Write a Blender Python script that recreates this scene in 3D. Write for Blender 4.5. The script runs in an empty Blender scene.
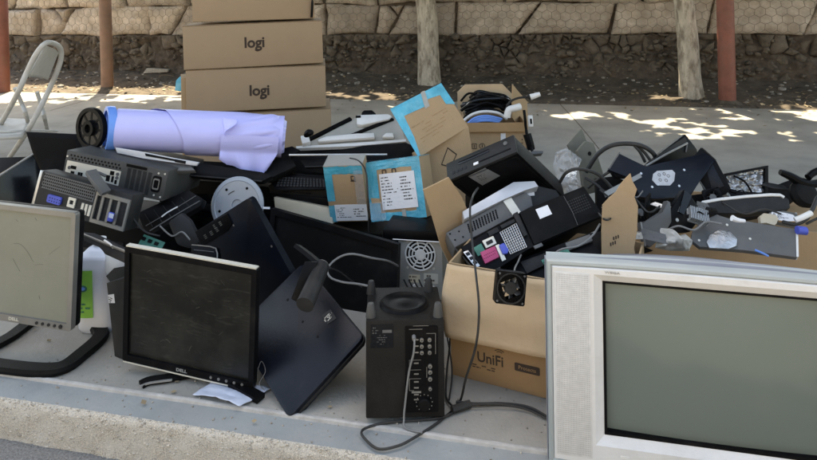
import bpy, bmesh, math, random
from mathutils import Vector, Matrix, noise
from math import sin, cos, pi, radians

random.seed(11)
SC = bpy.context.scene
COL = SC.collection

# ------------------------------------------------------------------ camera
FPX, CX, HY, CAM_H = 640.0, 408.5, -15.0, 1.2          # focal length and horizon of the photograph, camera height
YAW, ROLL = radians(13.2), 0.02
c_, s_ = cos(YAW), sin(YAW)
LEVEL_RIGHT, FORWARD, UP = Vector((c_, s_, 0)), Vector((-s_, c_, 0)), Vector((0, 0, 1))
RIGHT = LEVEL_RIGHT*cos(ROLL) - UP*sin(ROLL)
CAMUP = UP*cos(ROLL) + LEVEL_RIGHT*sin(ROLL)
EYE = Vector((0, 0, CAM_H))
cam = bpy.data.cameras.new('camera')
cam.sensor_width, cam.lens, cam.shift_y = 36, 36*FPX/817, -245/817
cam.clip_start, cam.clip_end = 0.05, 600
camo = bpy.data.objects.new('camera', cam); COL.objects.link(camo)
camo.matrix_world = Matrix(((RIGHT.x, CAMUP.x, -FORWARD.x, 0), (RIGHT.y, CAMUP.y, -FORWARD.y, 0), (RIGHT.z, CAMUP.z, -FORWARD.z, CAM_H), (0, 0, 0, 1)))
SC.camera = camo

def at(px, py, dist):
    """the place seen at a point of the photograph, dist metres ahead"""
    return EYE + FORWARD*dist + RIGHT*((px-CX)/FPX*dist) - CAMUP*((py-HY)/FPX*dist)
def ground(px, py, z=0.0):
    d = at(px, py, 1) - EYE
    return EYE + d*((z-CAM_H)/d.z)
def frame(p, yaw=0, lean=0, roll=0):
    """a frame at p facing the street: x right, y into depth, z up; yaw swings the right side back, lean tips the top back"""
    F0 = Matrix((LEVEL_RIGHT, FORWARD, UP)).transposed()
    R = F0 @ Matrix.Rotation(radians(yaw), 3, 'Z') @ Matrix.Rotation(radians(-lean), 3, 'X') @ Matrix.Rotation(radians(roll), 3, 'Y')
    return Matrix.Translation(p) @ R.to_4x4()
def fr(px, py, dist, yaw=0, lean=0, roll=0):
    return frame(at(px, py, dist), yaw, lean, roll)
def wf(x, y, z=0, rz=0):
    return Matrix.Translation((x, y, z)) @ Matrix.Rotation(radians(rz), 4, 'Z')
def pose(n):
    t, R, S = POSE[n]
    M = Matrix(R).to_4x4(); M.translation = t
    return M, S[0], S[1], S[2]
def trace(M, pts):
    """points of the photograph laid on the plane of frame M, in its local x, z"""
    n, o, inv, out = M.col[1].to_3d(), M.translation, M.inverted(), []
    for px, py in pts:
        d = at(px, py, 1) - EYE
        q = inv @ (EYE + d*((o-EYE).dot(n)/d.dot(n)))
        out.append((q.x, q.z))
    return out

# ------------------------------------------------------------------ materials
def mat(name, col, rough=.5, metal=0, var=.15, vs=6, bump=0, bs=60, dust=0, dcol=(.35,.33,.3), ds=3, dth=.5, spec=.5, coat=0,
        trans=0, ior=1.45, alpha=1, island=0, stretch=(1,1,1), sss=0, dsharp=.12, wave=0, wvs=220, scuff=0, sheen=0):
    m = bpy.data.materials.new(name); m.use_nodes = True
    nt = m.node_tree; N, L = nt.nodes, nt.links
    b = N['Principled BSDF']
    tc = N.new('ShaderNodeTexCoord'); mp = N.new('ShaderNodeMapping'); mp.inputs['Scale'].default_value = stretch
    L.new(tc.outputs['Object'], mp.inputs['Vector'])
    def nz(scale, detail=6, rgh=.6):
        n = N.new('ShaderNodeTexNoise'); n.inputs['Scale'].default_value = scale; n.inputs['Detail'].default_value = detail
        n.inputs['Roughness'].default_value = rgh; L.new(mp.outputs['Vector'], n.inputs['Vector']); return n
    def ramp(src, a, bb):
        r = N.new('ShaderNodeMapRange'); r.inputs['From Min'].default_value = a; r.inputs['From Max'].default_value = bb
        L.new(src, r.inputs['Value']); return r.outputs['Result']
    def mix(f, a, bb):
        x = N.new('ShaderNodeMix'); x.data_type = 'RGBA'
        if isinstance(f, float): x.inputs['Factor'].default_value = f
        else: L.new(f, x.inputs['Factor'])
        for k, v in ((6, a), (7, bb)):
            if isinstance(v, tuple): x.inputs[k].default_value = (*v[:3], 1)
            else: L.new(v, x.inputs[k])
        return x.outputs[2]
    n1 = nz(vs)
    lo = tuple(x*(1-var) for x in col); hi = tuple(min(1, x*(1+var)) for x in col)
    out = mix(ramp(n1.outputs['Fac'], .3, .7), lo, hi)
    if island:
        g = N.new('ShaderNodeNewGeometry')
        v = N.new('ShaderNodeMapRange'); v.inputs['To Min'].default_value = 1-island; v.inputs['To Max'].default_value = 1+island
        L.new(g.outputs['Random Per Island'], v.inputs['Value'])
        h = N.new('ShaderNodeHueSaturation'); L.new(out, h.inputs['Color']); L.new(v.outputs['Result'], h.inputs['Value']); out = h.outputs['Color']
    rsock = None
    if dust:
        n2 = nz(ds, 8, .68)
        f = ramp(n2.outputs['Fac'], dth-dsharp, dth+dsharp)
        mm = N.new('ShaderNodeMath'); mm.operation = 'MULTIPLY'; mm.inputs[1].default_value = dust; L.new(f, mm.inputs[0])
        out = mix(mm.outputs[0], out, tuple(dcol))
        rr = N.new('ShaderNodeMapRange'); rr.inputs['To Min'].default_value = rough; rr.inputs['To Max'].default_value = min(1, rough+.3)
        L.new(mm.outputs[0], rr.inputs['Value']); rsock = rr.outputs['Result']
    if scuff:
        m2 = N.new('ShaderNodeMapping'); m2.inputs['Scale'].default_value = (9, 9, 45); m2.inputs['Rotation'].default_value = (.3, .5, .2)
        L.new(tc.outputs['Object'], m2.inputs['Vector'])
        n3 = N.new('ShaderNodeTexNoise'); n3.inputs['Scale'].default_value = 1.6; n3.inputs['Detail'].default_value = 5; n3.inputs['Distortion'].default_value = 1.5
        L.new(m2.outputs['Vector'], n3.inputs['Vector'])
        f = ramp(n3.outputs['Fac'], .57, .74)
        mm = N.new('ShaderNodeMath'); mm.operation = 'MULTIPLY'; mm.inputs[1].default_value = scuff; L.new(f, mm.inputs[0])
        out = mix(mm.outputs[0], out, tuple(dcol))
    L.new(out, b.inputs['Base Color'])
    b.inputs['Roughness'].default_value = rough
    if rsock: L.new(rsock, b.inputs['Roughness'])
    b.inputs['Metallic'].default_value = metal
    b.inputs['Specular IOR Level'].default_value = spec
    b.inputs['Coat Weight'].default_value = coat
    b.inputs['IOR'].default_value = ior
    b.inputs['Transmission Weight'].default_value = trans
    b.inputs['Alpha'].default_value = alpha
    if sss:
        b.inputs['Subsurface Weight'].default_value = sss; b.inputs['Subsurface Radius'].default_value = (.02,.02,.02)
    hsock = None
    if bump:
        n4 = nz(bs, 5); hsock = n4.outputs['Fac']
    if wave:
        w = N.new('ShaderNodeTexWave'); w.inputs['Scale'].default_value = wvs/6.28; w.inputs['Distortion'].default_value = .6; L.new(tc.outputs['Object'], w.inputs['Vector'])
        if hsock:
            ad = N.new('ShaderNodeMath'); ad.operation = 'MULTIPLY_ADD'; ad.inputs[1].default_value = wave; L.new(w.outputs['Fac'], ad.inputs[0]); L.new(hsock, ad.inputs[2]); hsock = ad.outputs[0]
        else: hsock = w.outputs['Fac']
    if hsock:
        bp = N.new('ShaderNodeBump'); bp.inputs['Strength'].default_value = max(bump, .1); bp.inputs['Distance'].default_value = .01
        L.new(hsock, bp.inputs['Height']); L.new(bp.outputs['Normal'], b.inputs['Normal'])
    return m

# ------------------------------------------------------------------ mesh shapes
def nb(): return bmesh.new()
def box(bm, x0, x1, y0, y1, z0, z1, bev=0, seg=2, M=None):
    t = bmesh.new() if bev else bm
    vs = [t.verts.new((x, y, z)) for x in (x0, x1) for y in (y0, y1) for z in (z0, z1)]
    for f in ((0,1,3,2), (4,6,7,5), (0,4,5,1), (2,3,7,6), (0,2,6,4), (1,5,7,3)): t.faces.new([vs[i] for i in f])
    if bev:
        bmesh.ops.bevel(t, geom=t.edges[:], offset=bev, segments=seg, affect='EDGES', profile=.5)
        absorb(bm, t, M)
    elif M:
        for v in vs: v.co = M @ v.co
    return bm
def absorb(bm, t, M=None):
    t.verts.index_update()
    nv = [bm.verts.new(M @ v.co if M else v.co) for v in t.verts]
    for f in t.faces:
        try: bm.faces.new([nv[v.index] for v in f.verts])
        except ValueError: pass
    t.free()
def prism(bm, poly, y0, y1, M=None, bev=0):
    """polygon in x, z pushed from y0 to y1"""
    t = bmesh.new()
    a = [t.verts.new((x, y0, z)) for x, z in poly]; b = [t.verts.new((x, y1, z)) for x, z in poly]
    n = len(poly)
    t.faces.new(a); t.faces.new(b[::-1])
    for i in range(n): t.faces.new([a[i], b[i], b[(i+1) % n], a[(i+1) % n]])
    if bev: bmesh.ops.bevel(t, geom=t.edges[:], offset=bev, segments=2, affect='EDGES', profile=.5, clamp_overlap=True)
    absorb(bm, t, M)
    return bm
def ring(bm, outer, inner, y0, y1, M=None):
    """plate with a hole: outer and inner loops of the same length, in x, z"""
    f = lambda p, y: bm.verts.new(M @ Vector((p[0], y, p[1])) if M else (p[0], y, p[1]))
    n = len(outer)
    A, B = [f(p, y0) for p in outer], [f(p, y0) for p in inner]
    Cc, D = [f(p, y1) for p in outer], [f(p, y1) for p in inner]
    for i in range(n):
        j = (i+1) % n
        bm.faces.new([A[i], A[j], B[j], B[i]]); bm.faces.new([Cc[j], Cc[i], D[i], D[j]])
        bm.faces.new([A[j], A[i], Cc[i], Cc[j]]); bm.faces.new([B[i], B[j], D[j], D[i]])
    return bm
def rect(x0, x1, z0, z1): return [(x0, z0), (x1, z0), (x1, z1), (x0, z1)]
def rrect(x0, x1, z0, z1, r, n=4):
    o = []
    for cx, cz, a in ((x1-r, z0+r, -90), (x1-r, z1-r, 0), (x0+r, z1-r, 90), (x0+r, z0+r, 180)):
        for k in range(n+1):
            t = radians(a + 90*k/n); o.append((cx+r*cos(t), cz+r*sin(t)))
    return o
def circ(cx, cz, r, n=20, rz=None): return [(cx+r*cos(2*pi*k/n), cz+(rz or r)*sin(2*pi*k/n)) for k in range(n)]
def cyl(bm, p0, p1, r0, r1=None, n=16, caps=True):
    p0, p1 = Vector(p0), Vector(p1); r1 = r0 if r1 is None else r1
    q = (p1-p0).to_track_quat('Z', 'Y')
    A = [bm.verts.new(p0 + q @ Vector((r0*cos(2*pi*k/n), r0*sin(2*pi*k/n), 0))) for k in range(n)]
    B = [bm.verts.new(p1 + q @ Vector((r1*cos(2*pi*k/n), r1*sin(2*pi*k/n), 0))) for k in range(n)]
    for k in range(n): bm.faces.new([A[k], A[(k+1) % n], B[(k+1) % n], B[k]])
    if caps: bm.faces.new(A[::-1]); bm.faces.new(B)
    return bm
def lathe(bm, prof, M=None, n=28, axis='Y'):
    """profile of (radius, position along axis)"""
    rows = []
    for r, t in prof:
        row = []
        for k in range(n):
            a = 2*pi*k/n
            p = Vector((r*cos(a), t, r*sin(a))) if axis == 'Y' else Vector((r*cos(a), r*sin(a), t))
            row.append(bm.verts.new(M @ p if M else p))
        rows.append(row)
    for i in range(len(rows)-1):
        for k in range(n):
            bm.faces.new([rows[i][k], rows[i][(k+1) % n], rows[i+1][(k+1) % n], rows[i+1][k]])
    if prof[0][0] > 1e-5: bm.faces.new(rows[0][::-1])
    if prof[-1][0] > 1e-5: bm.faces.new(rows[-1])
    bmesh.ops.remove_doubles(bm, verts=[v for r in (rows[0], rows[-1]) for v in r], dist=1e-6)
    return bm
def spline(pts, sub=6):
    P = [Vector(p) for p in pts]; o = []
    for i in range(len(P)-1):
        a, b, c, d = P[max(i-1, 0)], P[i], P[i+1], P[min(i+2, len(P)-1)]
        for k in range(sub):
            t = k/sub
            o.append(.5*((2*b) + (c-a)*t + (2*a-5*b+4*c-d)*t*t + (3*b-a-3*c+d)*t**3))
    o.append(P[-1]); return o
def tube(bm, pts, r, n=8, sub=6, rf=None, prof=None):
    """round cable, or a strap of section prof (list of u, v), along a smooth path"""
    S = spline(pts, sub) if sub > 1 else [Vector(p) for p in pts]
    up = None; rows = []
    for i, p in enumerate(S):
        d = (S[min(i+1, len(S)-1)] - S[max(i-1, 0)]).normalized()
        if prof:
            side = d.cross(Vector((0, 0, 1))); side = side.normalized() if side.length > 1e-4 else Vector((1, 0, 0))
        elif up is None: side = d.orthogonal().normalized()
        else:
            side = (up - d*up.dot(d)).normalized()
        up = side; w = d.cross(side)
        rr = r*(rf(i/(len(S)-1)) if rf else 1)
        if prof: rows.append([bm.verts.new(p + side*u - w*v) for u, v in prof])
        else: rows.append([bm.verts.new(p + side*(rr*cos(2*pi*k/n)) + w*(rr*sin(2*pi*k/n))) for k in range(n)])
    m = len(rows[0])
    for a, b in zip(rows, rows[1:]):
        for k in range(m): bm.faces.new([a[k], a[(k+1) % m], b[(k+1) % m], b[k]])
    bm.faces.new(rows[0][::-1]); bm.faces.new(rows[-1])
    return bm
def sheet(bm, f, nu, nv):
    V = [[bm.verts.new(f(i/nu, j/nv)) for j in range(nv+1)] for i in range(nu+1)]
    for i in range(nu):
        for j in range(nv): bm.faces.new([V[i][j], V[i+1][j], V[i+1][j+1], V[i][j+1]])
    return bm
def print_lines(bm, x0, x1, z0, z1, rows, y=-.0012, rng=None, fill=.75, h=.42):
    """rows of small unreadable print, as thin ink"""
    rng = rng or random
    dz = (z1-z0)/rows
    for k in range(rows):
        z = z1 - dz*(k+.5); x = x0; end = x0 + (x1-x0)*rng.uniform(.45, 1)
        while x < end:
            w = min(rng.uniform(.01, .16)*(x1-x0), end-x)
            if rng.random() < fill: box(bm, x, x+w, y, y+.0005, z-dz*h/2, z+dz*h/2)
            x += w + .03*(x1-x0)
    return bm

# ------------------------------------------------------------------ objects
def link(name, bm, m, parent=None, smooth=True, ang=32, M=None):
    me = bpy.data.meshes.new(name)
    bmesh.ops.recalc_face_normals(bm, faces=bm.faces[:])
    bm.to_mesh(me); bm.free()
    if m: me.materials.append(m)
    if smooth:
        for p in me.polygons: p.use_smooth = True
        me.set_sharp_from_angle(angle=radians(ang))
    o = bpy.data.objects.new(name, me); COL.objects.link(o)
    if parent: o.parent = parent
    if M is not None: o.matrix_world = M
    return o
part = link
def tag(o, label, cat, group=None):
    o['label'] = label; o['category'] = cat
    if group: o['group'] = group
    return o
def thing(name, label, cat, M, group=None):
    o = bpy.data.objects.new(name, None); COL.objects.link(o)
    o.empty_display_size = .1; o.matrix_world = M
    return tag(o, label, cat, group)
def solo(name, bm, m, M, label, cat, group=None, **k):
    return tag(link(name, bm, m, M=M, **k), label, cat, group)
def struct(name, bm, m, kind='structure', **k):
    o = link(name, bm, m, **k); o['kind'] = kind; return o
def copy_tree(o, parent=None):
    c = o.copy(); COL.objects.link(c); c.parent = parent
    for ch in o.children: copy_tree(ch, c)
    return c
def text(name, s, size, M, m, parent, align='CENTER', depth=.0006, wide=1, bold=0):
    """lettering standing in the local x, z plane and facing -y"""
    cu = bpy.data.curves.new('lettering', 'FONT'); cu.body = s; cu.size = size; cu.align_x = align; cu.align_y = 'CENTER'
    cu.extrude = depth; cu.offset = bold; cu.resolution_u = 4
    t = bpy.data.objects.new('t', cu); COL.objects.link(t)
    bpy.context.view_layer.update()
    me = bpy.data.meshes.new_from_object(t.evaluated_get(bpy.context.evaluated_depsgraph_get()))
    bpy.data.objects.remove(t)
    me.transform(M @ Matrix.Rotation(pi/2, 4, 'X') @ Matrix.Diagonal((wide, 1, 1, 1)))
    me.materials.clear(); me.materials.append(m)
    o = bpy.data.objects.new(name, me); COL.objects.link(o); o.parent = parent
    return o
def T(x, y, z): return Matrix.Translation((x, y, z))
POSE = {  # location, 3x3 rotation (columns: right, into depth, up), size
  'monitor_pale': ([-1.713, 1.704, 0.333], [[0.999, -0.013, 0.041], [0.011, 0.999, 0.037], [-0.041, -0.036, 0.998]], [0.44, 0.06, 0.367]),
  'monitor_dark': ([-1.114, 1.732, 0.209], [[0.997, 0.028, 0.068], [-0.026, 0.999, -0.028], [-0.069, 0.026, 0.997]], [0.452, 0.05, 0.363]),
  'monitor_back': ([-0.769, 1.738, 0.193], [[0.64, 0.024, -0.768], [0.399, 0.844, 0.358], [0.657, -0.535, 0.531]], [0.29, 0.03, 0.309]),
  'laptop_lid': ([-1.099, 2.067, 0.243], [[0.8, 0.28, -0.531], [-0.31, 0.95, 0.034], [0.514, 0.137, 0.846]], [0.351, 0.03, 0.347]),
  'sub': ([-0.431, 1.706, 0.145], [[0.964, -0.265, 0.003], [0.264, 0.963, 0.06], [-0.019, -0.057, 0.998]], [0.216, 0.222, 0.261]),
  'carton': ([-0.084, 1.882, 0.175], [[0.977, 0.214, -0.012], [-0.214, 0.977, -0.018], [0.008, 0.021, 1.0]], [0.532, 0.36, 0.346]),
  'tv': ([0.342, 1.626, 0.277], [[1.0, -0.009, 0.005], [0.009, 1.0, -0.005], [-0.005, 0.005, 1.0]], [0.775, 0.002, 0.517]),
  'pc_upper': ([-1.762, 2.241, 0.456], [[0.983, -0.097, 0.156], [0.075, 0.988, 0.138], [-0.167, -0.124, 0.978]], [0.45, 0.32, 0.12]),
  'pc_lower': ([-1.778, 2.074, 0.411], [[0.986, 0.037, 0.16], [-0.069, 0.977, 0.2], [-0.149, -0.208, 0.967]], [0.434, 0.32, 0.13]),
  'fan_pc': ([-0.535, 2.386, 0.126], [[0.997, -0.076, -0.009], [0.077, 0.993, 0.094], [0.001, -0.095, 0.996]], [0.17, 0.36, 0.24]),
  'box_slim': ([-0.9, 2.593, 0.313], [[0.994, -0.102, -0.028], [0.093, 0.968, -0.232], [0.051, 0.228, 0.972]], [0.167, 0.1, 0.264]),
  'box_wide': ([-0.688, 2.612, 0.339], [[0.971, 0.174, -0.163], [-0.139, 0.969, 0.205], [0.194, -0.177, 0.965]], [0.255, 0.12, 0.244]),
  'flap_carton': ([-0.576, 2.821, 0.598], [[0.706, -0.456, -0.542], [0.62, 0.767, 0.163], [0.341, -0.451, 0.824]], [0.279, 0.02, 0.236]),
  'flap_carton_body': ([-0.496, 2.78, 0.384], [[0.683, -0.73, -0.028], [0.68, 0.649, -0.34], [0.266, 0.213, 0.94]], [0.27, 0.15, 0.281]),
  'cable_box': ([-0.323, 3.267, 0.351], [[0.974, -0.217, 0.071], [0.228, 0.933, -0.279], [-0.006, 0.287, 0.958]], [0.316, 0.324, 0.305]),
  'tower': ([-0.199, 2.393, 0.434], [[0.88, -0.187, -0.436], [-0.165, 0.741, -0.651], [0.445, 0.645, 0.622]], [0.286, 0.07, 0.376]),
  'gray_pc': ([-0.268, 2.344, 0.339], [[0.823, 0.065, -0.564], [0.416, 0.607, 0.677], [0.386, -0.792, 0.472]], [0.317, 0.28, 0.079]),
  'ports_pc': ([-0.092, 2.155, 0.382], [[0.817, -0.193, -0.544], [0.521, 0.651, 0.552], [0.248, -0.735, 0.632]], [0.472, 0.2, 0.105]),
  'logi_top': ([-2.072, 4.102, 1.121], [[0.929, -0.37, -0.003], [0.37, 0.929, -0.002], [0.004, 0.001, 1.0]], [0.831, 0.4, 0.294]),
  'logi_mid': ([-2.07, 4.085, 0.807], [[0.926, -0.377, -0.013], [0.377, 0.926, -0.006], [0.014, 0.0, 1.0]], [0.946, 0.4, 0.306]),
  'logi_low': ([-2.057, 4.09, 0.501], [[0.932, -0.362, -0.0], [0.362, 0.932, -0.001], [0.001, 0.001, 1.0]], [0.95, 0.4, 0.298]),
  'grey_plate': ([0.564, 2.249, 0.371], [[0.941, 0.214, 0.262], [-0.334, 0.457, 0.824], [0.057, -0.863, 0.502]], [0.292, 0.02, 0.1]),
}
EXPOSURE = 2.36
# ------------------------------------------------------------------ palette
Mt = {}
def add(n, *a, **k): Mt[n] = mat(n, *a, **k)
add('concrete', (.28,.262,.228), .9, var=.14, vs=2.2, bump=.25, bs=90, dust=.75, dcol=(.365,.34,.295), ds=2.2, dth=.53, dsharp=.13)
add('kerb_top', (.245,.262,.258), .85, var=.12, vs=5, bump=.2, bs=120, dust=.5, dcol=(.33,.32,.3), ds=4, dth=.56)
add('aggregate', (.44,.395,.33), .95, var=.5, vs=330, bump=.5, bs=260, dust=.6, dcol=(.56,.525,.46), ds=16, dth=.53, island=.3)
add('joint', (.42,.40,.37), .9, var=.2, vs=20, bump=.3)
add('asphalt', (.19,.185,.175), .95, var=.45, vs=160, bump=.8, bs=180)
add('soil', (.09,.07,.052), 1, var=.5, vs=7, bump=.9, bs=30, dust=.5, dcol=(.14,.115,.085), ds=22, dth=.56)
add('earth', (.16,.13,.1), 1, var=.3, vs=1, bump=.3)
add('mortar', (.11,.085,.06), 1, var=.4, vs=20, bump=.8)
add('stone', (.47,.40,.325), .92, var=.25, vs=7, bump=1, bs=18, dust=.75, dcol=(.33,.265,.20), ds=6, dth=.52, island=.26)
add('rock', (.115,.094,.073), .95, var=.4, vs=16, bump=1, bs=38, dust=.7, dcol=(.175,.14,.10), ds=9, dth=.53, island=.28)
add('wire', (.13,.105,.085), .8, var=.4)
add('bark', (.50,.44,.355), .95, var=.3, vs=10, bump=1, bs=18, stretch=(2.0,2.0,.7), dust=.85, dcol=(.20,.16,.12), ds=8, dth=.55, dsharp=.07)
add('leaf', (.06,.10,.03), .6, var=.35, vs=3, island=.3)
add('dry_leaf', (.3,.23,.14), .85, var=.4, vs=2, island=.5)
add('pebble', (.3,.27,.23), .9, var=.3, vs=30, island=.4)
add('red_paint', (.22,.075,.05), .55, var=.2, vs=8, bump=.15, bs=50, dust=.6, dcol=(.17,.1,.07), ds=6, dth=.6)
add('brown_paint', (.23,.125,.08), .6, var=.2, vs=8, bump=.15, bs=50, dust=.6, dcol=(.2,.14,.1), ds=6, dth=.55)
add('chair_white', (.52,.5,.46), .5, var=.1, bump=.05, dust=.4, dcol=(.36,.32,.27), ds=7)
add('card', (.39,.265,.15), .88, var=.09, vs=4, bump=.12, bs=70, wave=.07, dust=.35, dcol=(.33,.235,.145), ds=5, dth=.58)
add('card_logi', (.345,.245,.155), .88, var=.06, vs=2, bump=.1, bs=60, dust=.3, dcol=(.30,.21,.135), ds=2.5, dth=.57)
add('card_pale', (.52,.385,.245), .85, var=.08, vs=4, bump=.22, bs=22, wave=.03, dust=.5, dcol=(.43,.31,.19), ds=5, dth=.55)
add('card_dark', (.33,.205,.10), .85, var=.1, vs=5, bump=.1, dust=.3, dcol=(.25,.15,.08))
add('card_edge', (.22,.15,.085), .95, var=.35, vs=90)
add('ink', (.045,.03,.022), .8, var=.2)
add('teal_tape', (.05,.38,.52), .22, var=.22, vs=14, bump=.35, bs=35, coat=.3, dust=.35, dcol=(.3,.6,.66), ds=11, dth=.57)
add('label_white', (.74,.74,.75), .5, var=.05, bump=.12, bs=30)
add('black', (.0035,.0035,.004), .42, var=.25, bump=.06, bs=250, dust=.35, dcol=(.03,.029,.027), ds=7, dth=.64, spec=.12)
add('black_gloss', (.006,.007,.009), .18, var=.2, dust=.25, dcol=(.045,.045,.045), ds=6, dth=.63, spec=.3)
add('black_soft', (.005,.005,.005), .55, var=.2, bump=.2, bs=400, dust=.3, dcol=(.034,.032,.03), ds=8, dth=.63, spec=.12)
add('wood_black', (.0105,.0098,.009), .5, var=.2, bump=.2, bs=200, dust=.35, dcol=(.035,.031,.027), ds=6, dth=.6, spec=.2)
add('navy_gloss', (.004,.0055,.010), .28, var=.25, bump=.02, bs=300, dust=.2, dcol=(.025,.027,.032), ds=5, dth=.63, scuff=.2, spec=.25)
add('dark_grey', (.02,.02,.02), .5, var=.2, bump=.08, bs=200, dust=.35, dcol=(.065,.062,.057), ds=8, dth=.61, spec=.25)
add('mid_grey', (.10,.10,.099), .5, var=.15, bump=.08, bs=180, dust=.3, dcol=(.18,.17,.16), ds=9, dth=.58, spec=.4)
add('silver_dark', (.22,.22,.21), .38, metal=.6, var=.15, dust=.4, dcol=(.3,.28,.25), ds=8)
add('silver', (.55,.56,.56), .34, metal=.85, var=.12, bump=.05, bs=80, dust=.3, dcol=(.4,.38,.35), ds=7)
add('silver_paint', (.50,.52,.55), .4, metal=.25, var=.05, bump=.02, dust=.2, dcol=(.42,.41,.4), ds=5)
add('io_plate', (.66,.64,.56), .42, metal=.35, var=.1, dust=.3, dcol=(.45,.42,.36), ds=12)
add('white_plastic', (.70,.70,.68), .45, var=.06, dust=.3, dcol=(.5,.48,.44), ds=9)
add('screen_sky_grey', (.19,.193,.15), .33, var=.05, vs=2, dust=.3, dcol=(.25,.245,.205), ds=4, dth=.55, scuff=.16, spec=.6)  # base grey stands in for the bright sky the matte screen reflects
add('screen_dark', (.007,.007,.0055), .3, var=.3, vs=3, dust=.4, dcol=(.035,.035,.029), ds=7, dth=.57, scuff=.8, spec=.4)
add('screen_crt', (.125,.152,.134), .16, var=.04, vs=2, dust=.2, dcol=(.15,.16,.15), ds=2.5, dth=.55, spec=.6)
add('tv_silver', (.63,.625,.615), .42, metal=.05, var=.04, vs=2, bump=.02, bs=200, dust=.45, dcol=(.45,.44,.42), ds=4.5, dth=.6, scuff=.2)
add('tv_shell', (.17,.185,.225), .45, var=.06, dust=.3, dcol=(.24,.245,.27), ds=4)
add('tv_grille', (.56,.555,.545), .6, var=.1, vs=60)
add('tv_frame', (.31,.35,.355), .42, metal=.1, var=.05, dust=.25, dcol=(.45,.45,.44), ds=4)
add('grille_dot', (.33,.32,.30), .8, var=.1)
add('scratch', (.05,.049,.043), .7, var=.2)
add('scratch_dark', (.12,.118,.095), .7, var=.2)
add('paper_roll', (.49,.50,.87), .42, var=.05, vs=3, bump=.06, bs=9, sss=.05)
add('paper', (.5,.54,.63), .5, var=.06, bump=.05, bs=20)
add('blue_plastic', (.12,.29,.74), .35, var=.15)
add('vga_blue', (.06,.09,.45), .45, var=.15)
add('pcb_green', (.03,.15,.11), .5, var=.25, vs=40)
add('port_pink', (.42,.05,.14), .5, var=.15)
add('jug', (.62,.66,.74), .38, var=.06, sss=.2, dust=.25, dcol=(.5,.5,.48), ds=6)
add('label_green', (.19,.46,.07), .5, var=.12, vs=20)
add('disc_metal', (.33,.37,.42), .42, metal=.45, var=.1, dust=.35, dcol=(.33,.35,.37), ds=8)
add('mirror_metal', (.45,.45,.45), .32, metal=.85, var=.35, vs=18, bump=.7, bs=30)
add('olive', (.105,.10,.075), .55, var=.2, dust=.3, dcol=(.17,.16,.13), ds=9)
add('bag', (.8,.82,.86), .15, var=.06, trans=.6, bump=.5, bs=26, alpha=.5)
add('rag', (.40,.39,.36), .85, var=.15, vs=20, bump=.5, bs=30)
add('beige_bit', (.55,.48,.36), .5, var=.1)
add('cable', (.014,.014,.014), .5, var=.2, dust=.3, dcol=(.06,.06,.055), ds=20)
add('cable_grey', (.17,.17,.165), .5, var=.1)
add('clear_sheet', (.50,.49,.44), .12, var=.08, alpha=.6, dust=.4, dcol=(.55,.53,.48), ds=5)
add('twig', (.17,.13,.09), .9, var=.3)
add('case_grey', (.055,.055,.052), .5, var=.15, bump=.08, bs=180, dust=.35, dcol=(.10,.095,.088), ds=8, dth=.58, spec=.3)
add('soil_bank', (.082,.064,.048), 1, var=.45, vs=14, bump=1, bs=45, dust=.6, dcol=(.14,.11,.082), ds=20, dth=.55)
add('facade', (.36,.31,.25), .9, var=.1)
add('sticker_grey', (.42,.43,.45), .45, metal=.2, var=.15, vs=30)
add('case_silver', (.40,.395,.37), .4, metal=.3, var=.1, bump=.05, dust=.4, dcol=(.3,.29,.26), ds=9)
# ------------------------------------------------------------------ light and air
SUN_DIR = Vector((-.42, .78, 1.5)).normalized()      # towards the sun: high, behind the stone wall
SC.world = bpy.data.worlds.new('World'); SC.world.use_nodes = True
wn = SC.world.node_tree.nodes; wl = SC.world.node_tree.links
sky = wn.new('ShaderNodeTexSky'); sky.sky_type = 'NISHITA'; sky.sun_disc = False
sky.sun_elevation = math.asin(SUN_DIR.z); sky.sun_rotation = math.atan2(SUN_DIR.x, SUN_DIR.y)
sky.dust_density = 2.5; sky.air_density = 1.0
wl.new(sky.outputs['Color'], wn['Background'].inputs['Color']); wn['Background'].inputs['Strength'].default_value = .14
sl = bpy.data.lights.new('sun', 'SUN'); sl.energy = 3.6; sl.angle = radians(.55); sl.color = (1, .95, .86)
so = bpy.data.objects.new('sun', sl); COL.objects.link(so); so.matrix_world = SUN_DIR.to_track_quat('Z', 'Y').to_matrix().to_4x4(); so.location = (0, 0, 12)
vs = SC.view_settings
vs.view_transform = 'Standard'; vs.look = 'None'; vs.exposure = EXPOSURE; vs.gamma = 1; vs.use_curve_mapping = False
vs.use_white_balance = True; vs.white_balance_temperature = 8350; vs.white_balance_tint = 6
SC.cycles.use_denoising = True
SC.cycles.max_bounces = 8

# ------------------------------------------------------------------ ground
KERB_Z = -.112
bm = nb(); box(bm, -300, 300, -300, 300, -.6, -.2); struct('ground', bm, Mt['earth'], smooth=False)
bm = nb(); box(bm, -120, 120, -14, 1.555, -.19, KERB_Z); struct('road', bm, Mt['asphalt'], smooth=False)
bm = nb(); box(bm, -60, 60, 1.672, 6.46, -.19, 0); struct('pavement', bm, Mt['concrete'], smooth=False)
bm = nb()
def kerb_pt(u, v):
    x = -9 + 14*u
    prof = [(1.553, -.118), (1.555, -.085), (1.558, -.045), (1.561, -.018), (1.568, -.006), (1.576, -.004)]
    k = v*(len(prof)-1); i = min(int(k), len(prof)-2); t = k-i
    y = prof[i][0]*(1-t) + prof[i+1][0]*t; z = prof[i][1]*(1-t) + prof[i+1][1]*t
    n = noise.noise(Vector((x*14, v*5, 3)))*.004 + noise.noise(Vector((x*55, v*16, 9)))*.0025
    return Vector((x, y - n, z + n*.4))
sheet(bm, kerb_pt, 1500, 10)
rk = random.Random(2)
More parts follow.
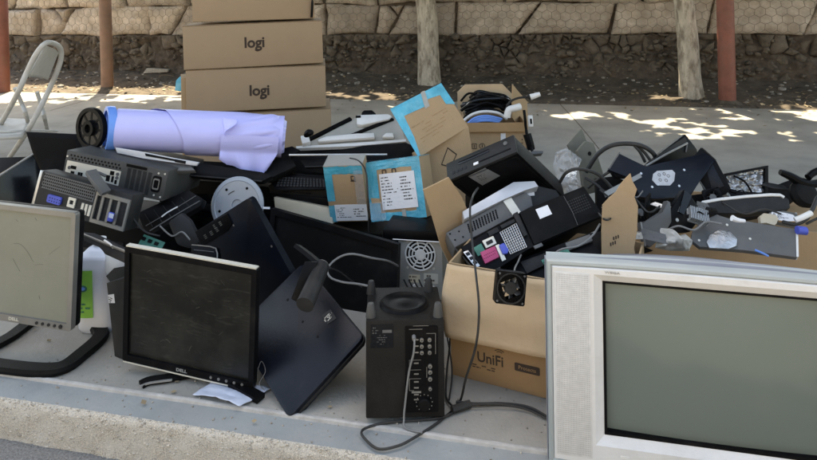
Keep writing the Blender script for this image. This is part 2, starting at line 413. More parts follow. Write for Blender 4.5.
for k in range(2600):                                                # exposed aggregate
    v_ = rk.random(); q = kerb_pt((rk.uniform(-2.2, .9)+9)/14, v_*.97); r = rk.uniform(.0014, .0042)
    t_ = bmesh.new(); bmesh.ops.create_icosphere(t_, subdivisions=1, radius=r)
    for v in t_.verts: v.co = Vector((v.co.x*1.3, v.co.y*.7, v.co.z))
    absorb(bm, t_, T(q.x, q.y+r*.15, q.z))
o = struct('kerb', bm, Mt['aggregate'], ang=80)
bm = nb(); box(bm, -9, 5, 1.574, 1.662, -.19, -.005); struct('kerb_top', bm, Mt['kerb_top'], smooth=False)
bm = nb()
def lip(u, v):
    x = -9 + 14*u; w = .5*noise.noise(Vector((x*6, 0, 1)))
    prof = [(1.6605, -.006), (1.6625, .0025), (1.668+.002*w, .0045), (1.675, .003), (1.679+.003*w, -.002)]
    p = prof[min(4, round(v*4))]
    return Vector((x, p[0], p[1] + .0015*noise.noise(Vector((x*30, 2, v)))))
sheet(bm, lip, 700, 4); struct('kerb_joint', bm, Mt['joint'])
WALL_Y = 7.6
bm = nb()
for (a_, b_) in (((50, 110.5), (112, 92.5)), ((560, 104), (600, 150)), ((330, 99), (322, 160))):
    p_, q_ = ground(*a_), ground(*b_)
    tube(bm, [(p_.x, p_.y, -.0035), ((p_.x+q_.x)/2+.01, (p_.y+q_.y)/2, -.0035), (q_.x, q_.y, -.0035)], .0055, n=8, sub=8)
struct('pavement_joints', bm, Mt['mortar'])
def soil_z(x, y):
    t = min(1, max(0, (y-6.42)/.12)); t2 = min(1, max(0, (y-6.8)/.8))
    return -.03 + t*.04 + .12*t2*t2 + t*(.03*noise.noise(Vector((x*1.7, y*2.1, 0))) + .02*noise.noise(Vector((x*6, y*6, 4))) + .008*noise.noise(Vector((x*22, y*22, 7))))
bm = nb(); sheet(bm, lambda u, v: Vector((-11+17*u, 6.42+1.3*v + .03*noise.noise(Vector((u*60, 0, 0)))*(1-v), soil_z(-11+17*u, 6.42+1.3*v))), 420, 34)
struct('dirt_strip', bm, Mt['soil'], ang=80)

# ------------------------------------------------------------------ stone wall
def voronoi(seeds, x0, x1, z0, z1, reach):
    cells = []
    for i, (sx, sz) in enumerate(seeds):
        P = [(x0, z0), (x1, z0), (x1, z1), (x0, z1)]
        for j, (tx, tz) in enumerate(seeds):
            if i == j or abs(tx-sx) > reach or abs(tz-sz) > reach: continue
            mx, mz, nx, nz_ = (sx+tx)/2, (sz+tz)/2, tx-sx, tz-sz
            Q = []
            for k in range(len(P)):
                a, b = P[k], P[(k+1) % len(P)]
                da, db = (a[0]-mx)*nx + (a[1]-mz)*nz_, (b[0]-mx)*nx + (b[1]-mz)*nz_
                if da <= 0: Q.append(a)
                if (da < 0) != (db < 0) and da != db:
                    t = da/(da-db); Q.append((a[0]+t*(b[0]-a[0]), a[1]+t*(b[1]-a[1])))
            P = Q
            if len(P) < 3: break
        if len(P) >= 3: cells.append(P)
    return cells
def stone(bm, P, gap, y, depth, bev, rnd, rough):
    cx = sum(p[0] for p in P)/len(P); cz = sum(p[1] for p in P)/len(P)
    R_ = sum(math.hypot(p[0]-cx, p[1]-cz) for p in P)/len(P)
    if R_ < gap*1.5: return
    Q = []
    for k in range(len(P)):                                         # ragged outline
        a, b = P[k], P[(k+1) % len(P)]
        L_ = math.hypot(b[0]-a[0], b[1]-a[1]); n = max(1, int(L_/rough))
        for i in range(n):
            t = i/n; x, z = a[0]+t*(b[0]-a[0]), a[1]+t*(b[1]-a[1])
            g = gap*(1 + 1.3*noise.noise(Vector((x*3.3, z*3.3, 0))) + .9*noise.noise(Vector((x*11, z*11, y)))); d = math.hypot(x-cx, z-cz)
            Q.append((x + (cx-x)/d*g, z + (cz-z)/d*g))
    t = bmesh.new()
    tx, tz = rnd.uniform(-.14, .14), rnd.uniform(-.16, .12)
    lev = [(1, depth), (1, bev*.9), (1-.35*bev/R_, bev*.3), (1-1.3*bev/R_, 0), ((1-1.3*bev/R_)*.8, -.15*bev), ((1-1.3*bev/R_)*.58, -.25*bev), ((1-1.3*bev/R_)*.38, -.28*bev), ((1-1.3*bev/R_)*.18, -.3*bev)]
    rows = []
    for sc, yy in lev:
        row = []
        for (x, z) in Q:
            xx, zz = cx+(x-cx)*sc, cz+(z-cz)*sc
            row.append(t.verts.new((xx, y+yy + (tx*(xx-cx) + tz*(zz-cz) if yy < depth else 0) + ((.55*bev*noise.noise(Vector((xx*6, zz*6, cx))) + .35*bev*noise.noise(Vector((xx*19, zz*19, cx)))) if yy < depth else 0), zz)))
        rows.append(row)
    n = len(Q)
    for a, b in zip(rows, rows[1:]):
        for k in range(n): t.faces.new([a[k], a[(k+1) % n], b[(k+1) % n], b[k]])
    t.faces.new(rows[-1])
    absorb(bm, t)
rnd = random.Random(5)
wall = thing('stone_wall', 'long retaining wall of big fitted tan stones under wire netting on a dark rubble base', 'wall', wf(0, WALL_Y))
wb = nb(); box(wb, -11, 6, .10, .8, -.1, 1.36); part('wall_core', wb, Mt['mortar'], wall, smooth=False)
def course(zlo, zhi, jit, xs):
    """one course of roughly squared stones with slanting joints, some with a corner broken off into a smaller stone"""
    cells = []
    J = [(x + rnd.uniform(-.16, .16), zlo(x) , x + rnd.uniform(-.16, .16), zhi(x)) for x in xs]
    for (bx0, bz0, tx0, tz0), (bx1, bz1, tx1, tz1) in zip(J, J[1:]):
        P = [(bx0, bz0), ((bx0+bx1)/2, (bz0+bz1)/2 + rnd.uniform(-.015, .015)), (bx1, bz1), (tx1, tz1), (tx0, tz0)]
        r_ = rnd.random()
        if r_ < .22:                                                 # top corner broken off
            u, v = rnd.uniform(.35, .65), rnd.uniform(.3, .6)
            pa = (tx1+(tx0-tx1)*u, tz1+(tz0-tz1)*u); pb = (tx0+(bx0-tx0)*v, tz0+(bz0-tz0)*v)
            cells.append([pa, (tx0, tz0), pb]); P = P[:4] + [pa, pb]
        elif r_ < .44:
            u, v = rnd.uniform(.35, .65), rnd.uniform(.3, .6)
            pa = (tx0+(tx1-tx0)*u, tz0+(tz1-tz0)*u); pb = (tx1+(bx1-tx1)*v, tz1+(bz1-tz1)*v)
            cells.append([pb, (tx1, tz1), pa]); P = [P[0], P[1], P[2], pb, pa, P[4]]
        cells.append(P)
    return cells
def joints(a, b, lo, hi):
    o = [a]
    while o[-1] < b: o.append(o[-1] + (rnd.uniform(lo, hi) if rnd.random() > .18 else rnd.uniform(.22, .32)))
    return o
z_base = lambda x: .585 + .035*noise.noise(Vector((x*1.1, 0, 5)))
z_mid = lambda x: .985 + .10*noise.noise(Vector((x*1.7, 3, 5)))
z_top = lambda x: 1.38
wb = nb()
for P in course(z_base, z_mid, .16, joints(-11.3, 6.2, .5, 1.05)) + course(z_mid, z_top, .16, joints(-11.1, 6.2, .5, 1.0)):
    stone(wb, P, .015, rnd.uniform(-.035, .04), .16, .055, rnd, .05)
part('fitted_stones', wb, Mt['stone'], wall, ang=70)
seeds = []
for k in range(760): seeds.append((rnd.uniform(-11, 6), rnd.uniform(-.05, .6)))
for _ in range(1):                                                   # even out the spacing a little
    for i, (a, b) in enumerate(seeds):
        for j in range(len(seeds)):
            dx, dz = seeds[j][0]-a, seeds[j][1]-b
            d = math.hypot(dx, dz)
            if j != i and d < .07: a -= dx/d*(.07-d)*.5; b -= dz/d*(.07-d)*.5
        seeds[i] = (a, min(.58, max(-.05, b)))
wb = nb()
for P in voronoi(seeds, -11, 6, -.1, .6, .9): stone(wb, P, .007, rnd.uniform(-.06, .06), .16, .035, rnd, .035)
for k in range(1500):                                                # loose stones and clods lodged in the face and heaped at its foot
    z = .02 + .56*rnd.random()**1.5; x = rnd.uniform(-10.5, 5.5); r = rnd.uniform(.010, .034) * (1.7 if rnd.random() < .08 else 1)
    if noise.noise(Vector((x*1.1, z*3, 12))) < -.25: continue
    t = bmesh.new(); bmesh.ops.create_icosphere(t, subdivisions=1, radius=r)
    for v in t.verts: v.co = Vector((v.co.x*rnd.uniform(1, 1.4), v.co.y, v.co.z*.8)) * (1 + .45*noise.noise(v.co*40 + Vector((k, 0, 0))))
    absorb(wb, t, T(x, -.02 - .03*(1-z/.58) + rnd.uniform(-.03, .02), z))
part('rubble_base', wb, Mt['rock'], wall, ang=75)
wb = nb()                                                            # earth packed between and over the rubble
sheet(wb, lambda u, v: Vector((-11+17*u, .022 - .11*(1-v)**2 + .075*noise.noise(Vector((u*34, v*1.6, 2))) + .055*noise.noise(Vector((u*110, v*4.5, 6))) + .03*noise.noise(Vector((u*300, v*12, 9))), -.06+.64*v)), 620, 34)
part('packed_earth', wb, Mt['soil_bank'], wall, ang=80)
wb = nb()                                                            # hexagonal netting stretched over the stones
hw, hh = .105, .088
def strand(a, b):
    t = bmesh.new()
    cyl(t, a, b, .0023, n=3, caps=False); absorb(wb, t)
def ny(x, z): return -.095 + .018*noise.noise(Vector((x*1.5, z*2, 0)))
nx_ = int(17/hw)
for r_ in range(9):
    for q in range(nx_):
        x = -11 + hw*(q + (.5 if r_ % 2 else 0)); z = .58 + r_*hh
        wob = lambda X, Z: (X + .045*noise.noise(Vector((X*1.4, Z*2, 1))) + .014*noise.noise(Vector((X*7, Z*7, 1))), ny(X, Z) + .02*noise.noise(Vector((X*4, Z*4, 3))), Z + .05*noise.noise(Vector((X*1.2, Z*2, 8))) + .014*noise.noise(Vector((X*7, Z*7, 8))))
        a, b, c, d = wob(x-hw/2, z), wob(x, z+hh*.33), wob(x+hw/2, z), wob(x, z+hh)
        strand(a, b); strand(b, c); strand(b, d)
part('wire_netting', wb, Mt['wire'], wall)

# ------------------------------------------------------------------ posts and trees
def post(px, py, r, m, label, lean=0):
    p = ground(px, py); M = wf(p.x, p.y, soil_z(p.x, p.y)-.03)
    t = thing('steel_post', label, 'post', M, 'posts along the foot of the wall')
    b = nb(); cyl(b, (0, 0, 0), (lean, 0, 2.7), r, n=28); part('shaft', b, m, t)
    b = nb(); cyl(b, (lean, 0, 2.7), (lean, 0, 2.72), r*1.06, n=28); part('cap', b, m, t)
    b = nb(); lathe(b, [(r*1.9, 0), (r*1.9, .02), (r*1.25, .045), (r*1.02, .06)], axis='Z', n=20); part('footing', b, Mt['soil'], t)
post(2, 92, .088, Mt['red_paint'], 'dark red steel post at the edge behind the folding chair', -.02)
post(107.5, 90, .07, Mt['brown_paint'], 'brown weathered steel post between the folding chair and the stacked cartons', -.02)
post(727.5, 103, .078, Mt['red_paint'], 'red painted steel post standing next to a pale tree trunk', -.01)

# spots of pavement and dirt where the added crowns are thinned to let sun through: x, y, half-widths
GAPS = [(-5.6, 6.6, 1.7, .5), (-4.2, 6.4, .9, .28), (-4.9, 6.8, 1.7, .28), (-3.0, 6.75, .5, .2), (-3.3, 6.5, .25, .1), (-1.95, 6.62, .62, .15), (-1.5, 6.1, .2, .05), (.25, 5.95, .45, .14), (-.1, 6.2, .15, .06), (.75, 5.75, .25, .05), (1.28, 5.45, .6, .2), (.95, 5.2, .25, .07), (2.0, 5.95, .5, .12),
        (1.0, 5.9, .2, .06), (2.0, 6.3, .7, .16), (2.25, 6.0, .35, .06), (1.9, 5.55, .14, .05), (2.6, 5.7, .4, .08), (-.55, 6.0, .12, .04), (.5, 6.33, .18, .03)]
def sunlit(p):
    g = p - SUN_DIR*(p.z/SUN_DIR.z); best = 0
    for x, y, a, b in GAPS:
        d = math.hypot((g.x-x)/a, (g.y-y)/b) - 1.2*noise.noise(Vector((g.x*3.1, g.y*8, 2))) - .8*noise.noise(Vector((g.x*8, g.y*17, 5)))
        best = max(best, min(.965, max(0, (1.85-d)/.65)))
    return best
def tree(px, py, dist, r0, lean, cx, cy, rx_, ry_, label, n, seed):
    rn = random.Random(seed)
    p = ground(px, py); p = Vector((p.x, p.y, soil_z(p.x, min(p.y, 7.6)) - .04))
    t = thing('shade_tree', label, 'tree', T(*p), 'trees along the foot of the wall')
    b = nb()
    path = [(0, 0, 0), (lean*.2, .02, .5), (lean*.5, .02, 1.1), (lean, -.05, 1.9), (lean*1.1, -.3, 2.6), (lean*.8, -.7, 3.3)]
    tube(b, path, r0, n=18, sub=10, rf=lambda u: (1.2-1.0*u if u < .12 else 1.08) * (1-.4*u))
    for v in b.verts:
        q = v.co; k = 1 + .10*noise.noise(Vector((q.x*9, q.y*9, q.z*2.2))) + .05*noise.noise(Vector((q.x*25, q.y*25, q.z*7)))
        ax = Vector((lean*min(1, q.z/1.9), 0, q.z)); v.co = ax + (q-ax)*k if q.z < 1.9 else q
    part('trunk', b, Mt['bark'], t, ang=80)
    top = Vector(path[-1])
    ctr = Vector((cx-p.x, cy-p.y, 3.5-p.z))
    b = nb()
    for k in range(9):
        a = 2*pi*k/9 + rn.uniform(-.3, .3); st = Vector(path[rn.choice((3, 4, 5))])
        e = ctr + Vector((rx_*.75*cos(a), ry_*.75*sin(a), rn.uniform(-.3, .5)))
        tube(b, [st, st.lerp(e, .35)+Vector((0, 0, .35)), st.lerp(e, .7)+Vector((0, 0, .25)), e], r0*.42, n=7, sub=5, rf=lambda u: 1-.85*u)
    part('limbs', b, Mt['bark'], t, ang=80)
    V, Fc = [], []
    for k in range(n):
        while True:
            q = Vector((rn.uniform(-1, 1), rn.uniform(-1, 1), rn.uniform(-1, 1)))
            if q.length < 1: break
        if q.length < .5 and rn.random() < .2: continue
        q = ctr + Vector((q.x*rx_, q.y*ry_, q.z*.75 + .12*sin(q.x*9)+.12*cos(q.y*8)))
        if (q+p).z < 2.45 or rn.random() < sunlit(q + p): continue
        d = Vector((rn.uniform(-1, 1), rn.uniform(-1, 1), rn.uniform(-.5, .3))).normalized()
        w = d.cross(Vector((rn.uniform(-.5, .5), rn.uniform(-.5, .5), 1))).normalized()
        L_, W_ = rn.uniform(.16, .27), rn.uniform(.07, .12); up = d.cross(w)*.03
        i = len(V)
        V += [q - d*L_/2, q + w*W_ + up, q + d*L_/2, q - w*W_ + up]; Fc += [(i, i+1, i+2), (i, i+2, i+3)]
    me = bpy.data.meshes.new('added_crown'); me.from_pydata(V, [], Fc); me.materials.append(Mt['leaf'])  # leaf mass out of view, added to cast the dappled shade
    o = bpy.data.objects.new('added_crown', me); COL.objects.link(o); o.parent = t
tree(430, 87, 7.6, .125, -.08, -2.9, 5.9, 4.4, 3.6, 'pale tan tree trunk in front of the wall, behind the teal taped cartons', 24000, 3)
tree(692, 98, 6.9, .105, -.12, 2.6, 5.8, 4.2, 3.6, 'pale grey tree trunk in front of the wall next to the red post', 24000, 4)

# ------------------------------------------------------------------ litter on the dirt
rn = random.Random(8)
V, Fc = [], []
def leaf_at(x, y, z, L_):
    a = rn.uniform(0, 2*pi); d = Vector((cos(a), sin(a), rn.uniform(-.2, .5))).normalized(); w = d.cross(Vector((rn.uniform(-.4, .4), rn.uniform(-.4, .4), 1))).normalized()
    q = Vector((x, y, z+.006)); W_ = L_*rn.uniform(.3, .5); i = len(V)
    V.extend([q-d*L_/2, q+w*W_-d*L_*.05, q+d*L_/2, q-w*W_]); Fc.extend([(i, i+1, i+2), (i, i+2, i+3)])
for k in range(2600):
    y = 6.5 + 1.0*rn.random()**1.3; x = rn.uniform(-10, 5)
    if noise.noise(Vector((x*1.2, y*2, 3))) < -.12: continue
    leaf_at(x, y, soil_z(x, y), rn.uniform(.015, .05))
for k in range(60): leaf_at(rn.uniform(-3, 1.6), rn.uniform(1.6, 2.2), 0, rn.uniform(.008, .02))
for k in range(320): leaf_at(rn.uniform(-9, 4), 6.45 - abs(rn.gauss(0, .35)), 0, rn.uniform(.012, .04))
me = bpy.data.meshes.new('fallen_leaves'); me.from_pydata(V, [], Fc); me.materials.append(Mt['dry_leaf'])
o = bpy.data.objects.new('fallen_leaves', me); COL.objects.link(o); o['kind'] = 'stuff'
bm = nb()
for k in range(420):
    y = 6.5 + 1.05*rn.random()**.7; x = rn.uniform(-10, 5); r = rn.uniform(.006, .022) * (1.8 if rn.random() < .12 else 1)
    t = bmesh.new(); bmesh.ops.create_icosphere(t, subdivisions=1, radius=r)
    for v in t.verts: v.co = Vector((v.co.x*1.3, v.co.y, v.co.z*.7)) * (1 + .35*noise.noise(v.co*60 + Vector((k, 0, 0))))
    absorb(bm, t, T(x, y, soil_z(x, y)+r*.25))
for k in range(330):                                                 # grit on the slab and along the kerb joint
    x = rn.uniform(-2.3, .8); y = 1.668 + abs(rn.gauss(0, .16)) if k % 3 else rn.uniform(1.575, 1.66); r = rn.uniform(.0012, .0036)
    t = bmesh.new(); bmesh.ops.create_icosphere(t, subdivisions=1, radius=r)
    absorb(bm, t, T(x, y, (0 if y > 1.664 else -.005)+r*.4))
struct('pebbles', bm, Mt['pebble'], kind='stuff')
bm = nb()
for k in range(70):
    y = 6.55 + .95*rn.random(); x = rn.uniform(-10, 5); a = rn.uniform(0, pi); L_ = rn.uniform(.06, .3); z = soil_z(x, y)+.012
    tube(bm, [(x, y, z), (x+cos(a)*L_/2, y+sin(a)*L_/4, z+.012), (x+cos(a)*L_, y+sin(a)*L_/2, z)], rn.uniform(.002, .005), n=5, sub=2)
struct('twig_debris', bm, Mt['twig'], kind='stuff')
p = ground(152, 82)
b = nb(); prism(b, [(-.17, 0), (.16, .01), (.17, .05), (-.12, .07)], -.03, .03, bev=.008)
solo('flat_rock', b, Mt['pebble'], wf(p.x, p.y+.1, soil_z(p.x, p.y+.1), 12), 'flat pale stone slab lying on the dirt between the brown post and the cartons', 'rock')

# ------------------------------------------------------------------ building added across the street, out of view, to bounce light and fill reflections
t = thing('bounce_building', 'unseen tan building added across the street to bounce light, behind the photographer', 'building', wf(0, -11))
b = nb(); box(b, -30, 30, -8, 0, -.2, 5.6); part('wall', b, Mt['facade'], t, smooth=False)
b = nb(); box(b, -30.3, 30.3, -8.3, .35, 5.602, 5.9); part('roof', b, Mt['mid_grey'], t, smooth=False)
for k in range(9):
    for z in (.9, 3.5):
        b = nb(); box(b, -26+6*k, -23.6+6*k, .004, .08, z, z+1.5); w_ = part('window', b, Mt['white_plastic'], t, smooth=False)
        b = nb(); box(b, -25.85+6*k, -23.75+6*k, .082, .09, z+.12, z+1.38); part('pane', b, Mt['black_gloss'], w_, smooth=False)
# ================================================================== the front row
def screw_dots(bm, pts, r, y=-.001):
    for x, z in pts: cyl(bm, (x, .002, z), (x, y, z), r, n=8)

# ---- monitor with the pale grey screen
M, w, d, h = pose('monitor_pale')
t = thing('computer_monitor', 'flat monitor with a pale grey screen and silver bezel on a black ring stand', 'monitor', M)
b = nb(); ring(b, rrect(-w/2, w/2, -h/2, h/2, .008), rrect(-w/2+.016, w/2-.016, -h/2+.021, h/2-.016, .002), -.004, .016); part('bezel', b, Mt['silver_dark'], t)
b = nb(); box(b, -w/2+.015, w/2-.015, .004, .012, -h/2+.02, h/2-.015); part('screen', b, Mt['screen_sky_grey'], t)
b = nb(); box(b, -w/2+.002, w/2-.002, .0165, .045, -h/2+.002, h/2-.002, bev=.008); prism(b, rrect(-w/2+.06, w/2-.06, -h/2+.06, h/2-.06, .03), .045, .075, bev=.01); part('back_shell', b, Mt['black'], t)
for k in range(5):
    b = nb(); cyl(b, (w/2-.125+k*.022, 0, -h/2+.0105), (w/2-.125+k*.022, -.0065, -h/2+.0105), .0048 if k < 4 else .0065, n=14); part('button', b, Mt['dark_grey'], t)
text('lettering', 'DELL', .013, T(w/2-.212, -.0045, -h/2+.0105), Mt['io_plate'], t, wide=1.3, bold=.0003)
st = nb()
Mi = M.inverted()
G = lambda x, y, z=.014: Mi @ ground(x, y, z)
tube(st, [G(-60, 345), G(-25, 361), G(15, 368), G(48, 370), G(66, 366), G(82, 354), G(97, 341), G(101, 333), G(92, 322), G(80, 312)], .02, sub=5, prof=[(-.022, -.011), (.022, -.011), (.026, 0), (.022, .011), (-.022, .011), (-.026, 0)])
tube(st, [G(-60, 345), G(-25, 352), G(5, 340), G(25, 326), G(42, 312)], .02, sub=5, prof=[(-.02, -.009), (.02, -.009), (.02, .009), (-.02, .009)])
part('stand_ring', st, Mt['black_soft'], t)
st = nb(); prism(st, [(.02, -h/2-.01), (.12, -h/2-.03), (.09, -.02), (.02, -.02)], .076, .10, bev=.006); part('stand_neck', st, Mt['black_soft'], t)

M, w, d, h = pose('monitor_pale')
b = nb()
for P in ([(13, 244), (20, 245), (27, 253), (32, 262)], [(34, 265.5), (38, 265), (42, 265)], [(12, 259), (15, 265), (19, 272)], [(48, 255), (53, 251), (59, 247)], [(15, 220), (17, 222)], [(34, 218), (36, 221)], [(38, 296), (39, 300)]):
    tube(b, [(x, .0038, z) for x, z in trace(M, P)], .0006, n=4, sub=4)
part('scratch', b, Mt['scratch_dark'], t)
# ---- monitor with the dark dusty screen
M, w, d, h = pose('monitor_dark')
t = thing('computer_monitor', 'black monitor with a dark scratched dusty screen standing on the pavement edge', 'monitor', M)
b = nb(); ring(b, rrect(-w/2, w/2, -h/2, h/2, .006), rrect(-w/2+.017, w/2-.017, -h/2+.021, h/2-.017, .002), -.003, .016); part('bezel', b, Mt['black'], t)
b = nb(); box(b, -w/2+.003, w/2-.003, -.001, .016, h/2+.0003, h/2+.0042); part('silver_edge', b, Mt['io_plate'], t)
b = nb(); box(b, -w/2+.003, w/2-.003, -.004, .014, -h/2-.0042, -h/2-.0003); part('silver_edge', b, Mt['io_plate'], t)
b = nb(); box(b, -w/2+.016, w/2-.016, .005, .012, -h/2+.02, h/2-.016); part('screen', b, Mt['screen_dark'], t)
b = nb(); box(b, -w/2+.002, w/2-.002, .0165, .03, -h/2+.002, h/2-.002, bev=.006); prism(b, rrect(-w/2+.07, w/2-.09, -h/2+.07, h/2-.07, .03), .03, .065, bev=.01); part('back_shell', b, Mt['black_soft'], t)
for k in range(5):
    b = nb(); cyl(b, (w/2-.14+k*.026, 0, -h/2+.011), (w/2-.14+k*.026, -.005, -h/2+.011), .0042, n=12); part('button', b, Mt['silver_dark'], t)
text('lettering', 'DELL', .013, T(-.015, -.0036, -h/2+.0105), Mt['silver'], t, wide=1.3, bold=.0003)
Mi = M.inverted()
b = nb(); tube(b, [G(141, 385, .006), G(150, 381, .008), G(170, 378, .009), G(200, 372, .01)], .01, sub=4, prof=[(-.016, -.004), (.016, -.004), (.016, .005), (-.016, .005)]); part('foot', b, Mt['black'], t)
b = nb(); tube(b, [G(140, 386.5, .009), G(150, 383, .011), G(172, 380, .012)], .01, sub=4, prof=[(-.003, -.002), (.003, -.002), (.003, .002), (-.003, .002)]); part('foot_trim', b, Mt['silver'], t)
b = nb(); tube(b, [G(261, 399, .008), G(250, 393, .012), G(232, 383, .016)], .01, sub=4, prof=[(-.016, -.006), (.016, -.006), (.016, .008), (-.016, .008)]); part('foot', b, Mt['black'], t)
rr = random.Random(77)
b = nb()
for k in range(13):
    x, z = rr.uniform(-.16, .17), rr.uniform(-.12, .12); a = rr.uniform(0, pi); L_ = rr.uniform(.003, .02); bend = rr.uniform(-.15, .15)*L_
    dx, dz = cos(a)*L_, sin(a)*L_
    tube(b, [(x, .0049, z), (x+dx/2+bend*.5, .0049, z+dz/2+bend*.3), (x+dx, .0049, z+dz)], rr.uniform(.0003, .0009), n=4, sub=4)
part('scratch', b, Mt['scratch'], t)
# crumpled sheet under it
p = ground(228, 392, .002)
b = nb(); Mp = wf(p.x, p.y, .003, -10)
def crumple(u, v):
    x, y = (u-.5)*.17, (v-.5)*.11
    return Vector((x + .03*v, y, .004 + .014*abs(sin(u*2.6+v))*(1-v) + .006*noise.noise(Vector((u*4, v*4, 1))) + .002*noise.noise(Vector((u*11, v*11, 1)))))
sheet(b, crumple, 30, 20); b.verts.index_update()
o = solo('paper_sheet', b, Mt['paper'], Mp, 'folded sheet of pale paper lying under the dark dusty monitor', 'paper', ang=20)
sm = o.modifiers.new('thickness', 'SOLIDIFY'); sm.thickness = .0008

# ---- monitor lying on its corner, back to the street
def rect_on(Mp, p0, p1, q):
    """frame and size of the rectangle on plane Mp with bottom edge p0-p1 and a top edge through q"""
    (x0, z0), (x1, z1), (xq, zq) = trace(Mp, [p0, p1, q])
    e = Vector((x1-x0, z1-z0)); w = e.length; e /= w; n = Vector((-e.y, e.x)); h = n.dot(Vector((xq-x0, zq-z0)))
    c = Vector((x0, z0)) + e*w/2 + n*h/2
    R = Matrix.Rotation(-math.atan2(e.y, e.x), 4, 'Y')
    return Mp @ T(c.x, 0, c.y) @ R, w, 0, h
def back_panel(name, label, cat, pose_name, m, sticker, depth=.022):
    M, w, d, h = pose(pose_name) if isinstance(pose_name, str) else pose_name
    t = thing(name, label, cat, M)
    b = nb(); prism(b, rrect(-w/2, w/2, -h/2, h/2, .016, 5), -.002, depth, bev=.0055); part('back_cover', b, m, t)
    return t, M, w, h
t, M, w, h = back_panel('computer_monitor', 'glossy navy monitor standing on one corner with its plain back turned to the street', 'monitor', rect_on(fr(289, 418, 1.785, -32, 50, 0), (289, 418.5), (364, 337), (278, 288)), Mt['navy_gloss'], None, .03)
b = nb(); ring(b, rrect(-w/2-.003, w/2+.003, -h/2-.003, h/2+.003, .018), rrect(-w/2+.004, w/2-.004, -h/2+.004, h/2-.004, .012), .012, .019); part('rim', b, Mt['dark_grey'], t)
q = trace(M, [(322, 316), (331, 310), (337, 319), (328, 325)])
b = nb(); prism(b, q, -.004, -.0021); s_lab = part('label_sticker', b, Mt['dark_grey'], t)
c = [sum(p[i] for p in q)/4 for i in (0, 1)]
b = nb(); print_lines(b, c[0]-.017, c[0]+.017, c[1]-.01, c[1]+.01, 4, y=-.0046); part('print', b, Mt['io_plate'], s_lab)
b = nb(); screw_dots(b, trace(M, [(288, 300), (303, 322), (318, 337), (275, 352)]), .004, -.003); part('screw', b, Mt['black'], t)
b = nb()
q = trace(M, [(258, 372), (262, 362), (266, 372), (260, 384), (265, 391)])
tube(b, [(x, -.004, z) for x, z in q], .0012, n=5); part('scratch', b, Mt['mid_grey'], t)

# ---- neck of a stand resting on it
M = fr(312, 285, 1.93, 10, 20, 22)
t = thing('monitor_stand', 'dark grey monitor stand neck leaning on the corner-standing navy monitor', 'monitor stand', M)
A, B_ = M.inverted() @ at(322, 266, 2.0), M.inverted() @ at(305, 305, 1.86)
b = nb(); cyl(b, B_, A, .027, .024, n=24); part('neck', b, Mt['dark_grey'], t)
b = nb(); cyl(b, A, A + (A-B_).normalized()*.006, .0245, .02, n=24); part('cap', b, Mt['mid_grey'], t)
b = nb(); tube(b, [M.inverted() @ at(297, 246, 2.05), M.inverted() @ at(308, 254, 2.03), M.inverted() @ at(321, 265, 2.0)], .01, sub=3, prof=[(-.022, -.006), (.022, -.006), (.022, .006), (-.022, .006)]); part('hinge_plate', b, Mt['black'], t)
b = nb(); prism(b, trace(M, [(305, 262), (318, 262), (302, 305), (291, 300)]), .02, .035, bev=.003); part('rear_web', b, Mt['black'], t)

# ---- laptop lid / thin monitor back behind the dusty monitor
t, M, w, h = back_panel('monitor_back_cover', 'thin navy screen back with a dark model sticker, tilted behind the dusty monitor', 'monitor', 'laptop_lid', Mt['navy_gloss'], None)
q = trace(M, [(196, 231), (228, 213), (233, 223), (229, 230), (204, 246)])
b = nb(); prism(b, q, -.006, -.0021, bev=.001); s_lab = part('label_sticker', b, Mt['black'], t)
b = nb()
for px, py, ww in ((207, 236, .02), (213, 232.5, .022), (218.5, 229, .02), (222, 223, .018), (216, 226, .014)):
    x, z = trace(M, [(px, py)])[0]
    for k in range(3): box(b, x-ww*.4, x+ww*.3, -.0068, -.0061, z-.006+k*.006, z-.0035+k*.006)
part('print', b, Mt['silver_dark'], s_lab)
b = nb(); screw_dots(b, trace(M, [(234, 225), (272, 246)]), .004, -.003); part('screw', b, Mt['silver_dark'], t)

# ---- big black flat screen leaning in the heap
M = fr(335, 262, 2.42, -20, 10, 7)
P = trace(M, [(272, 208), (399, 244), (396, 340), (262, 322)])
t = thing('flat_television', 'large black flat screen leaning behind the subwoofer and the navy monitor', 'television', M)
inner = trace(M, [(276, 215), (392, 249), (389, 330), (270, 312)])
b = nb(); ring(b, P, inner, -.008, .02); part('bezel', b, Mt['black'], t)
b = nb(); prism(b, inner, .002, .016); part('screen', b, Mt['black_soft'], t)
b = nb(); prism(b, trace(M, [(278, 216), (394, 250), (391, 334), (270, 314)]), .021, .06, bev=.01); part('back_shell', b, Mt['black'], t)

# ---- subwoofer standing upside down
M, w, d, h = pose('sub')
t = thing('subwoofer', 'black wooden subwoofer standing upside down with its jack panel facing the street', 'speaker', M)
b = nb(); box(b, -w/2, w/2, 0, d, -h/2, h/2, bev=.004); part('cabinet', b, Mt['wood_black'], t)
for px, py, yy in ((-.44, .5, .025), (.43, .5, .02), (-.45, .5, .18), (.36, .5, .19)):
    b = nb(); lathe(b, [(.0145, h/2-.001), (.0135, h/2+.010), (.0095, h/2+.034), (.0075, h/2+.037), (0.0, h/2+.0375)], M=T(px*w, yy, 0), axis='Z', n=18); part('foot', b, Mt['case_grey'] if yy < .1 else Mt['dark_grey'], t)
b = nb(); lathe(b, [(.072, h/2+.0005), (.068, h/2+.008), (.062, h/2+.011), (.055, h/2+.006), (.04, h/2+.002), (.02, h/2+.007), (0, h/2+.01)], M=T(.0, .1, 0), axis='Z', n=36); part('driver', b, Mt['black'], t)
b = nb(); box(b, -w*.44, -w*.15, -.0012, .001, h*.22, h*.46); lab = part('label_sticker', b, Mt['black_gloss'], t)
